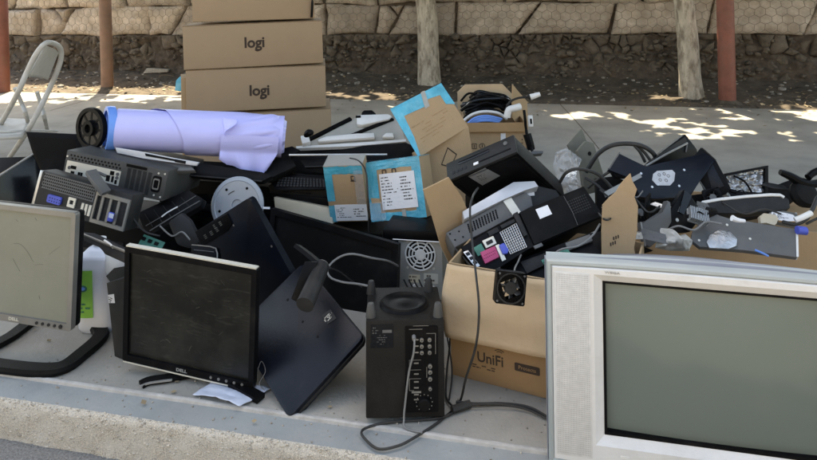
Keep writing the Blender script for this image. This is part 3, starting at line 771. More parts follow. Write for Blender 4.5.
b = nb(); print_lines(b, -w*.42, -w*.33, h*.36, h*.44, 3, y=-.0018); box(b, -w*.29, -w*.17, -.0018, -.0013, h*.375, h*.405); print_lines(b, -w*.36, -w*.17, h*.25, h*.36, 5, y=-.0018, h=.28); part('print', b, Mt['mid_grey'], lab)
b = nb(); prism(b, rrect(.0*w, w*.42, -h*.44, h*.44, .004), -.0025, .0005); jp = part('jack_panel', b, Mt['black'], t)
b = nb()
for x, z, r in [(.21, .30, .0042), (.31, .30, .0042), (.21, .235, .0042), (.31, .235, .0042), (.21, .17, .0042), (.31, .17, .0042), (.315, .03, .0045), (.315, -.03, .0045), (.315, -.10, .0045), (.315, -.20, .0038)]:
    lathe(b, [(r*1.25, -.0025), (r*1.25, -.0075), (r*.7, -.0078), (r*.65, -.0035), (0, -.0035)], M=T(x*w, 0, z*h), n=14)
part('jack', b, Mt['silver_dark'], jp)
b = nb()
for (x0, z0, x1, z1) in [(.05, .405, .22, .41), (.05, .09, .2, .094), (.05, .09, .056, -.01), (.05, -.01, .2, -.006), (.05, -.10, .2, -.096), (.05, -.10, .056, -.22), (.05, -.22, .11, -.216), (.27, .36, .39, .364), (.384, .36, .39, .15), (.27, .02, .276, -.09), (.1, .44, .3, .444)]:
    box(b, min(x0, x1)*w, max(x0, x1)*w, -.0031, -.0026, min(z0, z1)*h, max(z0, z1)*h)
for z in (.3, .235, .17, .06, -.05, -.13, -.19, -.26, -.31): box(b, .11*w, .17*w, -.0031, -.0026, z*h-.0018, z*h+.0018)
box(b, .08*w, .20*w, -.0031, -.0026, -.225*h, -.245*h)
part('print', b, Mt['silver_dark'], jp)
b = nb(); lathe(b, [(.017, -.0025), (.016, -.014), (.013, -.0165), (0, -.0165)], M=T(.24*w, 0, -.345*h), n=20); part('knob', b, Mt['black_soft'], jp)
b = nb()
for k in range(11):
    a = radians(-50 + 28*k); box(b, .24*w+.022*cos(a)-.001, .24*w+.022*cos(a)+.001, -.0031, -.0026, -.345*h+.022*sin(a)-.001, -.345*h+.022*sin(a)+.001)
part('dial_marks', b, Mt['silver'], jp)
# grey lead plugged into the panel, running down to the ground
b = nb(); Mi = M.inverted()
zg = (Mi @ Vector((M.translation.x, M.translation.y, .006))).z
tube(b, [(.11*w, -.004, .33*h), (.115*w, -.02, .31*h), (.10*w, -.026, .2*h), (.045*w, -.016, 0), (.0, -.012, -.3*h), (-.02*w, -.016, -.46*h), (-.0*w, -.03, zg), (.2*w, -.05, zg)], .0028, n=8); 
cyl(b, (.11*w, -.002, .335*h), (.112*w, -.016, .325*h), .0055, n=10)
solo('audio_lead', b, Mt['cable_grey'], M, 'thin grey audio lead plugged into the subwoofer jack panel', 'cable')

# ---- big open carton
M, w, d, h = pose('carton')
t = thing('open_carton', 'big open brown cardboard carton overflowing with computers, its printed front beside the television', 'carton', M)
th = .006
b = nb(); box(b, -w/2, w/2, 0, th, -h/2, h/2); part('front_wall', b, Mt['card'], t, smooth=False)
b = nb(); box(b, -w/2, -w/2+th, th, d-th, -h/2, h/2); part('side_wall', b, Mt['card'], t, smooth=False)
b = nb(); box(b, w/2-th, w/2, th, d-th, -h/2, h/2); part('side_wall', b, Mt['card'], t, smooth=False)
b = nb(); box(b, -w/2, w/2, d-th, d, -h/2, h/2); part('back_wall', b, Mt['card'], t, smooth=False)
b = nb(); box(b, -w/2+th, w/2-th, th, d-th, -h/2, -h/2+.006); part('bottom_panel', b, Mt['card'], t, smooth=False)
b = nb(); box(b, -w/2-.0006, w/2, -.0018, -.0003, -h/2, -h/2+.125); band = part('printed_band', b, Mt['card_dark'], t, smooth=False)
b = nb()                                                            # front flap folded down over the wall
def flapf(u, v):
    x = -w/2 - .012*sin(v*pi)*(1-u) + u*w; z = h/2 - .207*v + .004*noise.noise(Vector((u*6, v*3, 2)))
    if v > .97: z += .004*noise.noise(Vector((u*30, 0, 2)))
    return Vector((x, -.006 - .020*sin(min(1, v*1.25)*pi*.5) - .012*v + .007*noise.noise(Vector((u*3, v*3, 7))) + .003*noise.noise(Vector((u*11, v*8, 4))), z))
sheet(b, flapf, 30, 14); f_ = part('front_flap', b, Mt['card_pale'], t, ang=60)
sm = f_.modifiers.new('thickness', 'SOLIDIFY'); sm.thickness = .005; sm.offset = 1
zb = -h/2+.063
text('lettering', 'UniFi', .043, T(-w/2+.125, -.0022, zb+.012), Mt['ink'], band, wide=.92, bold=.0006)
b = nb(); prism(b, rrect(-w/2+.20, -w/2+.275, zb-.002, zb+.022, .004), -.0026, -.0019); bd = part('badge', b, Mt['ink'], band)
text('lettering', 'Protects', .0155, T(-w/2+.2375, -.003, zb+.010), Mt['card_dark'], bd)
b = nb(); print_lines(b, -w/2+.068, -w/2+.16, zb-.024, zb-.010, 2, y=-.0023); part('print', b, Mt['ink'], band)
b = nb()
for r0 in (.011, .018): 
    tube(b, [(-w/2+.155+r0*cos(a), -.0021, zb+.034+r0*.8*sin(a)) for a in (radians(40), radians(75), radians(105), radians(140))], .0012, n=4, sub=3)
part('logo_arcs', b, Mt['ink'], band)
# side flap standing up, leaning outwards
Mf = fr(446, 225, 2.18, 28, -8, 0)
flap_local = M.inverted() @ Mf
P = trace(Mf, [(423.5, 190), (436, 184), (449, 177.5), (462, 197), (472, 221), (470, 258), (449, 263), (441, 246), (434, 222), (429, 206)])
b = nb(); prism(b, P, 0, .006, M=flap_local); part('side_flap', b, Mt['card'], t)
Mf = fr(619, 215, 2.02, -8, 6, 0)
P = trace(Mf, [(602, 262), (601.5, 232), (602.5, 205), (609, 198), (616, 192), (620, 185), (626, 178), (630.5, 173.5), (632.5, 181), (637, 189), (634.5, 197), (638, 206), (637, 232), (634, 248), (637, 262)])
b = nb(); prism(b, P, 0, .006, M=M.inverted() @ Mf); f_ = part('torn_flap', b, Mt['card'], t)
b = nb()
for px, py in ((616, 238), (613, 244)):
    x, z = trace(Mf, [(px, py)])[0]
    for k in range(3): box(b, x-.009+k*.007, x-.005+k*.007, -.0008, -.0002, z-.006+.003*k, z+.004+.003*k, M=M.inverted() @ Mf)
part('print', b, Mt['ink'], f_)

# ---- old television
M, w, d, h = pose('tv')
z0_, z1_ = -.37*h, .36*h; zt_, zb_ = z1_+.050, -h/2-.018; zc_ = (zt_+zb_)/2
M = M @ T(0, 0, zc_); h = zt_-zb_
t = thing('crt_television', 'large silver tube television with a grey glass screen at the kerb', 'television', M)
mmz = lambda py_frac: h*(.5-py_frac)
sx, sz0, sz1 = .325*w, z0_-zc_, z1_-zc_
gx = .36*w
# bezel: outer edge gently arched at the top, thick lip, inner slope to the glass
def arch(x): return h/2 + .001 - .005*(abs(x)/(w/2))**2.4
N_ = 36
outer = [(-w/2 + w*k/N_, -h/2) for k in range(N_+1)] + [(w/2 - w*k/N_, arch(w/2 - w*k/N_)) for k in range(N_+1)]
def sq(fx0, fx1, fz0, fz1): return [(fx0 + (fx1-fx0)*k/N_, fz0) for k in range(N_+1)] + [(fx1 - (fx1-fx0)*k/N_, fz1) for k in range(N_+1)]
i0 = sq(-sx-.022, sx+.022, sz0-.022, sz1+.020); i1 = sq(-sx, sx, sz0, sz1)
bm = nb()
def loop(pts, y): return [bm.verts.new((x, y, z)) for x, z in pts]
def inset(pts, e):
    return [(x*(1-2*e/w), z*(1-2*e/h)) for x, z in pts]
of = nb(); bm, bm_ = of, bm
rows = [loop(outer, .05), loop(outer, .010), loop(inset(outer, .004), .003), loop(inset(outer, .010), .0015), loop(inset(outer, .0135), .004), loop(inset(outer, .0135), .03)]
for a, b2 in zip(rows, rows[1:]):
    n = len(a)
    for k in range(n): bm.faces.new([a[k], a[(k+1) % n], b2[(k+1) % n], b2[k]])
part('outer_frame', of, Mt['tv_frame'], t, ang=40)
bm = bm_
rows = [loop(inset(outer, .0142), .03), loop(inset(outer, .0142), .003), loop(inset(outer, .017), 0), loop(i0, -.001), loop(inset(i0, .003), .001), loop(i1, .012), loop(i1, .05)]
for a, b2 in zip(rows, rows[1:]):
    n = len(a)
    for k in range(n): bm.faces.new([a[k], a[(k+1) % n], b2[(k+1) % n], b2[k]])
part('bezel', bm, Mt['tv_silver'], t, ang=40)
b = nb()
sheet(b, lambda u, v: Vector((-sx-.004+u*(2*sx+.008), .017 - .012*(1-(2*u-1)**2)*(1-(2*v-1)**2)**.6 + .010*((2*u-1)**2+(2*v-1)**2)*.5, sz0-.004+v*(sz1-sz0+.008))), 30, 24)
part('screen', b, Mt['screen_crt'], t, ang=80)
b = nb(); ring(b, rect(-sx-.0005, sx+.0005, sz0-.0005, sz1+.0005), rect(-sx+.006, sx-.0055, sz0+.007, sz1-.005), .0105, .03); part('gasket', b, Mt['black'], t)
for sgn in (-1, 1):
    x0, x1 = sorted((sgn*(w/2-.020), sgn*(gx+.004)))
    b = nb(); box(b, x0, x1, -.0022, .001, -h/2+.03, h/2-.03, bev=.0008); g = part('speaker_panel', b, Mt['tv_grille'], t)
    b = nb(); n1, n2 = 20, 90
    for i in range(n1):
        for j in range(n2):
            x = x0+.005+(x1-x0-.01)*i/(n1-1); z = -h/2+.036+(h-.072)*j/(n2-1); e = .0008
            b.faces.new([b.verts.new(q) for q in ((x-e, -.00235, z-e*1.3), (x+e, -.00235, z-e*1.3), (x+e, -.00235, z+e*1.3), (x-e, -.00235, z+e*1.3))])
    part('grille_holes', b, Mt['grille_dot'], g, smooth=False)
text('lettering', 'WEGA', .0072, T(-sx+.022, -.0014, sz1+.027), Mt['grille_dot'], t, wide=1.7)
b = nb(); prism(b, rrect(-sx+.035, -sx+.055, sz0-.046, sz0-.040, .002), -.0016, 0); part('indicator', b, Mt['white_plastic'], t)
bm = nb()                                                            # shell behind the bezel, arching up and tapering to the tube neck
def shell_loop(sx_, zt, zb_, y, arc):
    o = []
    for k in range(25): o.append((-sx_ + 2*sx_*k/24, zb_))
    for k in range(25): u = 1-2*k/24; o.append((sx_*u, zt + arc*(1-abs(u)**2.2)))
    return [bm.verts.new((x, y, z)) for x, z in o]
rows = [shell_loop(w/2+.001, h/2-.008, -h/2, .012, .004), shell_loop(w/2+.004, h/2-.005, -h/2-.0, .03, .008), shell_loop(w/2+.002, h/2-.022, -h/2, .07, .020), shell_loop(w*.40, h*.30, -h*.46, .22, .03), shell_loop(w*.27, h*.22, -h*.4, .40, .01), shell_loop(w*.2, h*.14, -h*.36, .45, .005)]
for a, b2 in zip(rows, rows[1:]):
    n = len(a)
    for k in range(n): bm.faces.new([a[k], a[(k+1) % n], b2[(k+1) % n], b2[k]])
bm.faces.new(rows[-1])
part('back_shell', bm, Mt['tv_shell'], t, ang=50)

# ---- mains lead looping over the pavement
b = nb()
tube(b, [at(478, 188, 2.2), at(473, 196, 1.98), at(470, 210, 1.93), at(472, 240, 1.9), at(476, 275, 1.84), at(479, 310, 1.80), at(476, 345, 1.78), at(466, 378, 1.79), ground(459, 403, .006), ground(440, 421, .005), ground(414, 438, .005),
         ground(398, 446, .005), ground(378, 449, .005), ground(364, 438, .006), ground(362, 431, .008), ground(372, 426, .006), ground(392, 422, .006), ground(440, 418, .006), ground(458, 409, .008)], .0034, n=8, sub=8)
solo('mains_lead', b, Mt['cable'], T(0, 0, 0), 'black mains lead hanging from the carton and looping on the pavement by the subwoofer', 'cable')
b = nb()
tube(b, [ground(456, 402, .012), ground(475, 404, .008), ground(505, 404, .006), ground(530, 408, .006), ground(552, 420, .006), ground(575, 430, .01)], .0042, n=8, sub=8)
tube(b, [ground(452, 408, .012), ground(470, 405, .014), ground(500, 404.5, .014), ground(528, 410, .009), ground(556, 424, .006)], .003, n=8, sub=8)
tube(b, [ground(452, 410, .012), ground(470, 404, .013)], .011, n=8, sub=3)
solo('mains_lead', b, Mt['cable'], T(0, 0, 0), 'thick black plugged leads lying on the pavement along the printed carton', 'cable')
b = nb(); tube(b, [at(449, 300, 2.0), at(450, 340, 1.97), at(447, 370, 1.95), ground(446, 396, .01), ground(452, 406, .012)], .003, n=7); tube(b, [at(441, 300, 2.02), at(446, 330, 2.0), at(452, 370, 1.93), ground(449, 400, .012)], .0025, n=7)
solo('thin_lead', b, Mt['cable'], T(0, 0, 0), 'thin black lead dropping between the subwoofer and the carton', 'cable')
# ================================================================== the heap, west end
def screws(bm, pts, r=.004, y=-.0015): screw_dots(bm, pts, r, y)

# ---- desktop computer seen from its back, upper one
M, w, d, h = pose('pc_upper')
t = thing('desktop_computer', 'dark grey desktop computer showing its pale port plate, upper of two under the paper roll', 'computer', M)
b = nb(); box(b, -w/2, w/2, 0, d, -h/2, h/2, bev=.003); part('case', b, Mt['case_grey'], t)
b = nb(); prism(b, rect(-w*.475, w*.06, -h*.33, h*.17), -.0022, .0005); io = part('port_plate', b, Mt['io_plate'], t, smooth=False)
b = nb()
for x, z, ww, hh in ((-.40, -.02, .03, .016), (-.40, -.2, .02, .016), (-.335, -.2, .012, .02), (-.31, -.2, .012, .02), (-.02, .06, .022, .02), (-.05, -.13, .02, .03), (-.005, -.13, .012, .03), (.03, -.2, .012, .02)):
    b = nb(); box(b, x*w-ww/2*.8, x*w+ww/2*.8, -.0035, -.0018, z*h-hh/2*.8, z*h+hh/2*.8); part('port', b, Mt['black'], io, smooth=False)
b = nb()
for x, z in ((-.44, -.05), (.035, .06), (.035, -.06)):
    b = nb(); lathe(b, [(.007, -.002), (.007, -.0045), (.004, -.0046), (.0035, -.003), (0, -.003)], M=T(x*w, 0, z*h), n=14); part('round_socket', b, Mt['mid_grey'], io)
b = nb()
for r_ in range(2):
    for k in range(15): 
        x = -w*.45+k*w*.034+(r_*w*.017); z = h*(.36-.1*r_); cyl(b, (x, .001, z), (x, -.0008, z), .0042, n=6)
part('vent_holes', b, Mt['black'], t)
b = nb()
for k in range(5):
    x = w*(.12+.05*k); box(b, x, x+w*.032, -.0016, .001, -h*.4, h*.33)
part('slot_cover', b, Mt['dark_grey'], t, smooth=False)
b = nb(); box(b, w*.10, w*.30, -.0022, .001, h*.37, h*.46); part('slot_bar', b, Mt['black'], t)
b = nb(); prism(b, rrect(w*.375, w*.455, -h*.25, h*.27, .008), -.0045, 0); so_ = part('power_socket', b, Mt['black'], t)
b = nb(); ring(b, rrect(w*.385, w*.445, -h*.17, h*.19, .006), rrect(w*.393, w*.437, -h*.12, h*.14, .004), -.0065, -.004); part('socket_rim', b, Mt['silver_dark'], so_)
b = nb(); screws(b, [(w*.475, h*.38), (w*.472, -h*.38), (w*.415, h*.36), (w*.41, -h*.36), (-w*.485, h*.3), (-w*.485, -h*.42)]); part('screw', b, Mt['io_plate'], t)
# ---- lower one, opened slots
M, w, d, h = pose('pc_lower')
t = thing('desktop_computer', 'dark desktop computer with a blue port and open card slots, just above the pale screen', 'computer', M)
b = nb(); box(b, -w/2, w/2, .004, .075, -h/2, h/2, bev=.003); box(b, -w/2+.012, w*.14, -.001, .004, -h*.49, h*.49); part('case', b, Mt['dark_grey'], t)
b = nb(); box(b, -w/2-.001, -w/2+.012, -.003, .004, -h/2, h/2, bev=.002); part('edge_strip', b, Mt['silver'], t)
b = nb()
for i in range(26):
    for j in range(5):
        x = -w*.44+w*.0218*i + (.004 if j % 2 else 0); z = h*(.42-.083*j); cyl(b, (x, -.0005, z), (x, -.0018, z), .0037, n=6)
part('vent_holes', b, Mt['black'], t)
b = nb(); box(b, -w*.445, w*.13, -.0016, -.0012, h*.03, h*.475); part('vent_plate', b, Mt['mid_grey'], t)
b = nb(); prism(b, rrect(-w*.34, -w*.19, -h*.3, -h*.08, .006), -.008, -.001); v = part('monitor_port', b, Mt['vga_blue'], t)
b = nb()
for i in range(5):
    for j in range(2): cyl(b, (-w*.31+i*.012, -.0078, -h*(.16+.08*j)), (-w*.31+i*.012, -.0086, -h*(.16+.08*j)), .0022, n=8)
part('pin_holes', b, Mt['black'], v)
b = nb(); ring(b, rrect(-w*.12, -w*.04, -h*.27, -h*.0, .002), rrect(-w*.10, -w*.06, -h*.19, -h*.07, .001), -.006, -.001); part('network_port', b, Mt['io_plate'], t)
b = nb(); 
for k in range(3): box(b, w*(.03+.04*k), w*(.055+.04*k), -.006, -.001, -h*.36, -h*.06)
part('usb_port', b, Mt['io_plate'], t)
b = nb(); ring(b, rect(w*.145, w*.5, -h*.5, h*.36), rect(w*.165, w*.48, -h*.40, h*.26), -.004, .0035); part('card_cage', b, Mt['silver_dark'], t, smooth=False)
b = nb(); 
for k in range(3): box(b, w*(.21+.085*k), w*(.235+.085*k), -.0025, .003, -h*.39, h*.25)
part('bracket', b, Mt['silver_dark'], t, smooth=False)
b = nb(); box(b, w*.33, w*.38, -.012, -.002, -h*.33, -h*.08, bev=.003); pl = part('plug', b, Mt['vga_blue'], t)
b = nb(); box(b, w*.345, w*.39, -.014, -.0121, -h*.22, -h*.1); part('plug_tip', b, Mt['paper'], pl)
# loose connector lying across both computers
b = nb()
tube(b, [at(91, 172, 2.43), at(97, 181, 2.39), at(106, 193, 2.37)], .02, sub=4, prof=[(-.018, -.009), (.018, -.009), (.02, 0), (.018, .009), (-.018, .009)])
tube(b, [at(89, 173, 2.44), at(96, 172, 2.44), at(106, 176, 2.44)], .006, n=8, sub=3)
solo('metal_bracket', b, Mt['mid_grey'], T(0, 0, 0), 'loose grey metal bracket lying across the pale port plate', 'bracket')

# ---- thin black panels at the street end
def slab(name, label, cat, M, pts, th, m, edge=None, group=None, inner=None, im=None, rimname='bezel'):
    t = thing(name, label, cat, M, group)
    b = nb(); prism(b, trace(M, pts), 0, th, bev=min(.004, th*.3)); part('body_panel', b, m, t)
    if inner:
        b = nb(); prism(b, trace(M, inner), -.0025, .002); part('inset_panel', b, im, t)
    if edge:
        b = nb(); tube(b, [(x, -.001, z) for x, z in trace(M, edge)], .0045, n=6, sub=1); part('edge_strip', b, Mt['silver_dark'], t)
    return t
slab('computer_monitor', 'black upright screen back topping the heap between the folding chair and paper roll', 'monitor', fr(55, 155, 2.85, 10, 12, 3), [(25.5, 131.5), (78, 134), (86, 160), (80, 190), (44, 190)], .03, Mt['black'], inner=[(31, 137), (75, 139), (80, 160), (76, 186), (48, 186)], im=Mt['black_soft'])
slab('computer_monitor', 'black glossy grey-edged screen tilted against the dark computers above the pale screen', 'monitor', fr(18, 190, 2.55, 48, 10, -20), [(-40, 210), (0, 175), (33, 153.5), (41, 171), (36, 205), (30, 240), (-40, 240)], .03, Mt['black_gloss'], edge=[(-40, 210), (0, 175.5), (33, 154)])
slab('computer_monitor', 'black flat panel lying behind the tilted glossy screen under the folding chair', 'monitor', fr(0, 165, 2.9, 0, 60, 0), [(-40, 158), (22, 157.5), (30, 156), (10, 176), (-40, 200)], .03, Mt['black'])
# ---- added black cases that fill and darken the hollow beneath
def case(name, label, M, w, d, h, m, extra=None):
    t = thing(name, label, 'computer', M)
    b = nb(); box(b, -w/2, w/2, 0, d, -h/2, h/2, bev=.006); part('case', b, m, t)
    b = nb(); prism(b, rrect(-w*.42, w*.2, -h*.3, h*.3, .006), -.003, 0); f_ = part('front_panel', b, Mt['black_gloss'], t)
    b = nb(); box(b, -w*.36, w*.1, -.0045, -.003, h*.06, h*.16, bev=.0006); part('drive_slot', b, Mt['dark_grey'], f_)
    b = nb(); box(b, w*.24, w*.44, -.0012, 0, -h*.42, -h*.28); s_ = part('label_sticker', b, Mt['label_white'], t)
    b = nb(); print_lines(b, w*.25, w*.43, -h*.41, -h*.29, 4, y=-.0018); part('print', b, Mt['ink'], s_)
    b = nb(); lathe(b, [(.011, 0), (.011, -.004), (.008, -.005), (0, -.005)], M=T(w*.34, 0, 0), n=18); part('power_button', b, Mt['mid_grey'], t)
    return t
case('desktop_computer', 'added black filler case in the dark hollow under the two grey computers', fr(105, 262, 2.6, -14, 3, 3), .42, .34, .30, Mt['black_soft'])
case('desktop_computer', 'added black filler case lying in shade beneath the paper roll', fr(215, 215, 2.95, -8, 4, 4), .56, .3, .30, Mt['black'])
case('desktop_computer', 'added black filler case standing behind the metal disc', fr(225, 262, 2.78, -10, 2, 0), .46, .12, .30, Mt['black'])
case('desktop_computer', 'added black filler case lying under the teal taped cartons', fr(375, 262, 2.85, -8, 0, 2), .66, .3, .25, Mt['black_soft'])
case('desktop_computer', 'added black filler case lying behind the fan computer inside the heap', fr(330, 212, 3.15, -8, 3, 2), .52, .3, .26, Mt['black'])
# ---- angled flat panel under the lower computer (grey edge)
slab('computer_monitor', 'dark flat panel slanting down between the white jug and the dusty monitor', 'monitor', fr(105, 240, 2.12, -20, 25, 18), [(79, 232), (92, 233), (128, 250), (126, 264), (104, 254), (100, 246), (80, 240)], .02, Mt['dark_grey'], edge=[(80, 233), (104, 243), (127, 252)])
# ---- white jug with a green label
p = ground(91, 334)
M = wf(p.x, p.y+.05, 0, 8)
t = thing('plastic_jug', 'milky white plastic jug with a bright green label between two monitors', 'jug', M)
b = nb()
def jugp(u, v):
    a = 2*pi*u
    prof = [(0, .0), (.055, .0), (.062, .012), (.062, .09), (.060, .16), (.062, .20), (.057, .235), (.036, .254), (.02, .262), (.018, .27), (.0, .271)]
    k = v*(len(prof)-1); i = min(int(k), len(prof)-2); tt = k-i
    r = prof[i][0]*(1-tt) + prof[i+1][0]*tt; z = prof[i][1]*(1-tt) + prof[i+1][1]*tt
    q = (abs(cos(a))**4 + abs(sin(a))**4)**-.25
    q = 1 + (q-1)*min(1, max(0, (.27-z)/.04))
    return Vector((r*q*cos(a)*1.05, r*q*sin(a)*.85, z*1.12))
sheet(b, jugp, 40, 40); bmesh.ops.remove_doubles(b, verts=b.verts[:], dist=1e-5)
part('bottle', b, Mt['jug'], t, ang=60)
b = nb(); cyl(b, (0, 0, .302), (0, 0, .316), .024, n=24); part('cap', b, Mt['white_plastic'], t)
b = nb(); sheet(b, lambda u, v: Vector((-.062+.068*u, -.056-.004*sin(u*pi), .06+.165*v)), 10, 4); lb = part('label_sticker', b, Mt['label_green'], t)
b = nb(); print_lines(b, -.045, .012, .075, .115, 3, y=-.0615); prism(b, circ(-.028, .163, .017, 20, .012), -.0618, -.0608); part('print', b, Mt['pcb_green'], lb)
b = nb(); prism(b, circ(-.028, .163, .010, 16, .006), -.0624, -.0618); part('emblem', b, Mt['blue_plastic'], lb)
# ---- small dark carton with a sticker
M = fr(117, 325, 2.1, -35, 2, 0)
t = thing('small_box', 'small dark grey box with a white sticker beside the dusty monitor', 'box', M)
b = nb(); prism(b, trace(M, [(106.5, 283), (127, 277), (129, 362), (114.5, 357)]), 0, .09, bev=.002); part('body_shell', b, Mt['dark_grey'], t)
b = nb(); prism(b, trace(M, [(108, 295), (114, 294), (115, 303), (109, 303)]), -.0012, 0); part('label_sticker', b, Mt['label_white'], t)
b = nb(); print_lines(b, *[trace(M, [(109, 302)])[0][0], trace(M, [(113.5, 302)])[0][0], trace(M, [(109, 302)])[0][1], trace(M, [(109, 296)])[0][1]], 3, y=-.0018); part('print', b, Mt['ink'], t)
M = fr(116, 275, 2.2, -30, 15, 12)
t = thing('small_box', 'pale bluish box corner poking out between the jug and the dusty monitor', 'box', M)
b = nb(); prism(b, trace(M, [(105, 252), (127, 262), (127, 282), (116, 290), (105, 272)]), 0, .09, bev=.003); part('body_shell', b, Mt['silver_paint'], t)
b = nb(); prism(b, trace(M, [(107, 276), (115, 268), (126, 266), (127, 283), (117, 290)]), -.004, -.0005); part('lid', b, Mt['dark_grey'], t)

# ---- optical drive and grey stand foot in the hollow
M = fr(170, 213, 2.55, -10, 35, -26)
t = thing('optical_drive', 'black optical drive with a wire front tilted under the dark computers', 'drive', M)
b = nb(); prism(b, trace(M, [(137, 213), (188, 189.5), (203, 199), (200, 206), (149, 236), (143, 228)]), 0, .04, bev=.003); part('case', b, Mt['black'], t)
b = nb(); tube(b, [(x, -.002, z) for x, z in trace(M, [(150, 231), (176, 215), (200, 201)])], .0025, n=6, sub=2); tube(b, [(x, -.002, z) for x, z in trace(M, [(146, 226), (170, 212), (196, 196)])], .0018, n=6, sub=2); part('edge_strip', b, Mt['mid_grey'], t)
b = nb()
for q in range(5):
    tube(b, [(x, -.002, z) for x, z in trace(M, [(145+q*9, 214-q*4.2), (153+q*9.5, 227-q*4.6)])], .0015, n=5, sub=1)
part('rib', b, Mt['dark_grey'], t)
b = nb(); tube(b, [(x, -.003, z) for x, z in trace(M, [(162, 217), (168, 212.5), (178, 207)])], .003, n=6, sub=2); part('label_sticker', b, Mt['label_white'], t)
M = fr(185, 230, 2.42, -10, 20, 12)
b = nb(); prism(b, trace(M, [(167, 222), (181, 212), (190, 220), (201, 242), (190, 249), (176, 245)]), 0, .03, bev=.012)
solo('stand_pedestal', b, Mt['dark_grey'], M, 'dark grey rounded plastic stand foot wedged above the dusty monitor', 'stand foot')
M = fr(203, 250, 2.2, -14, 30, 6)
t = thing('power_adapter', 'small black adapter with a pale rim lying behind the dusty monitor top edge', 'adapter', M)
b = nb(); prism(b, trace(M, [(191, 244), (216, 247), (218, 259), (191, 256)]), 0, .03, bev=.003); part('case', b, Mt['black'], t)
b = nb(); tube(b, [(x, -.001, z) for x, z in trace(M, [(192, 245), (204, 246), (216, 248.5), (217.5, 258)])], .0022, n=6, sub=2); part('rim', b, Mt['silver_dark'], t)
b = nb(); tube(b, [(x, -.001, z) for x, z in trace(M, [(194, 250), (205, 251), (214, 252)])], .0012, n=6, sub=2); part('seam', b, Mt['mid_grey'], t)

# ---- round metal disc of a monitor foot
M = fr(237, 205, 2.66, -8, 14, 0)
t = thing('round_stand_base', 'round bluish grey metal stand base standing on edge under the paper roll', 'stand base', M)
R_ = 27.5/FPX*2.66
b = nb(); lathe(b, [(R_*.96, .012), (R_, .008), (R_, .002), (R_*.97, -.001), (R_*.86, -.003), (R_*.84, -.0015), (R_*.2, -.002), (R_*.18, .004), (0, .004)], n=48); part('disc', b, Mt['disc_metal'], t)
b = nb()
for a in (60, 130, 200, 300): cyl(b, (R_*.68*cos(radians(a)), -.001, R_*.68*sin(radians(a))), (R_*.68*cos(radians(a)), -.0035, R_*.68*sin(radians(a))), .0055, n=12)
part('hole', b, Mt['black'], t)
b = nb(); tube(b, [(R_*.5*cos(radians(a)), -.0025, R_*.5*sin(radians(a))) for a in (105, 120, 135)], .0018, n=5); part('slot', b, Mt['dark_grey'], t)
b = nb(); box(b, R_*1.0, R_*1.25, -.002, .002, -.012, -.004); part('label_sticker', b, Mt['label_white'], t)

# ---- flat things that the paper roll lies on
def flat(name, label, cat, Z, pts, lean, m, th=.025, yaw=-8, roll=4, edge=None, em='silver_dark', z0=(0, 0)):
    px = sum(p[0] for p in pts)/len(pts); py = sum(p[1] for p in pts)/len(pts)
    M = fr(px, py, Z, yaw, lean, roll)
    t = thing(name, label, cat, M)
    b = nb(); prism(b, trace(M, pts), 0, th, bev=.002); part('shell', b, m, t)
    if edge:
        b = nb(); tube(b, [(x, -.001, z) for x, z in trace(M, edge)], .0035, n=6, sub=1); part('edge_strip', b, Mt[em], t)
    return t, M
t, M = flat('laptop', 'grey laptop lying flat under the flange end of the paper roll', 'laptop', 2.7, [(86, 151), (96, 149), (118, 150), (140, 157), (190, 165), (195, 170), (168, 171), (120, 164), (92, 158)], 55, Mt['mid_grey'], .02, edge=[(86, 152), (98, 157), (125, 163), (168, 170.5)])
t, M = flat('metal_strip', 'pale grey metal strip under the paper roll above the upper computer', 'strip', 2.66, [(115, 147), (145, 152), (175, 158), (199, 162), (196, 166), (170, 162), (142, 158), (117, 153)], 20, Mt['silver_paint'], .012)
b = nb(); prism(b, trace(M, [(145, 153.2), (175, 159.2), (175, 161.2), (146, 156)]), -.002, 0); part('slot', b, Mt['black'], t)
b = nb(); prism(b, trace(M, [(175, 159), (186, 161), (185.5, 164), (175, 162)]), -.002, 0); part('slot', b, Mt['black'], t)
t, M = flat('laptop', 'black laptop lying flat just below the pale metal strip and the paper roll', 'laptop', 2.75, [(150, 160), (200, 163), (262, 172), (272, 176), (262, 181), (200, 176), (165, 172)], 45, Mt['black'], .03, edge=[(166, 172.5), (200, 176.5), (262, 181.3)], em='dark_grey')
t, M = flat('laptop', 'black laptop poking out below the torn end of the paper roll', 'laptop', 2.85, [(190, 160), (255, 164), (290, 156), (296, 166), (270, 178), (200, 172)], 60, Mt['black_soft'], .03)
for pts, lab, mm, Z in (
    ([(268, 178), (276, 172), (330, 176), (331, 184), (276, 187)], 'topmost thin black laptop in the stack beside the narrow teal taped carton', 'black', 2.86),
    ([(268, 185), (274, 182), (331, 188), (331, 196), (312, 199), (270, 192)], 'second black laptop down in the stack beside the narrow teal taped carton', 'dark_grey', 2.84),
    ([(271, 193), (331, 198), (331, 206), (318, 207), (273, 200)], 'third black laptop down in the stack, just above the pale slab', 'black', 2.82)):
    t, M = flat('laptop', lab, 'laptop', Z, pts, 10, Mt[mm], .24, yaw=-6, roll=4, edge=[pts[-1], pts[-2]], em='dark_grey')
    t['group'] = 'laptops stacked beside the teal taped cartons'
    b = nb(); q = trace(M, [(285, pts[0][1]+6), (310, pts[0][1]+8.5)])
    for k in range(9): 
        u = k/8; x = q[0][0]*(1-u)+q[1][0]*u; z = q[0][1]*(1-u)+q[1][1]*u; box(b, x-.006, x+.004, -.002, 0, z-.003, z+.003)
    part('port', b, Mt['black_gloss'], t)
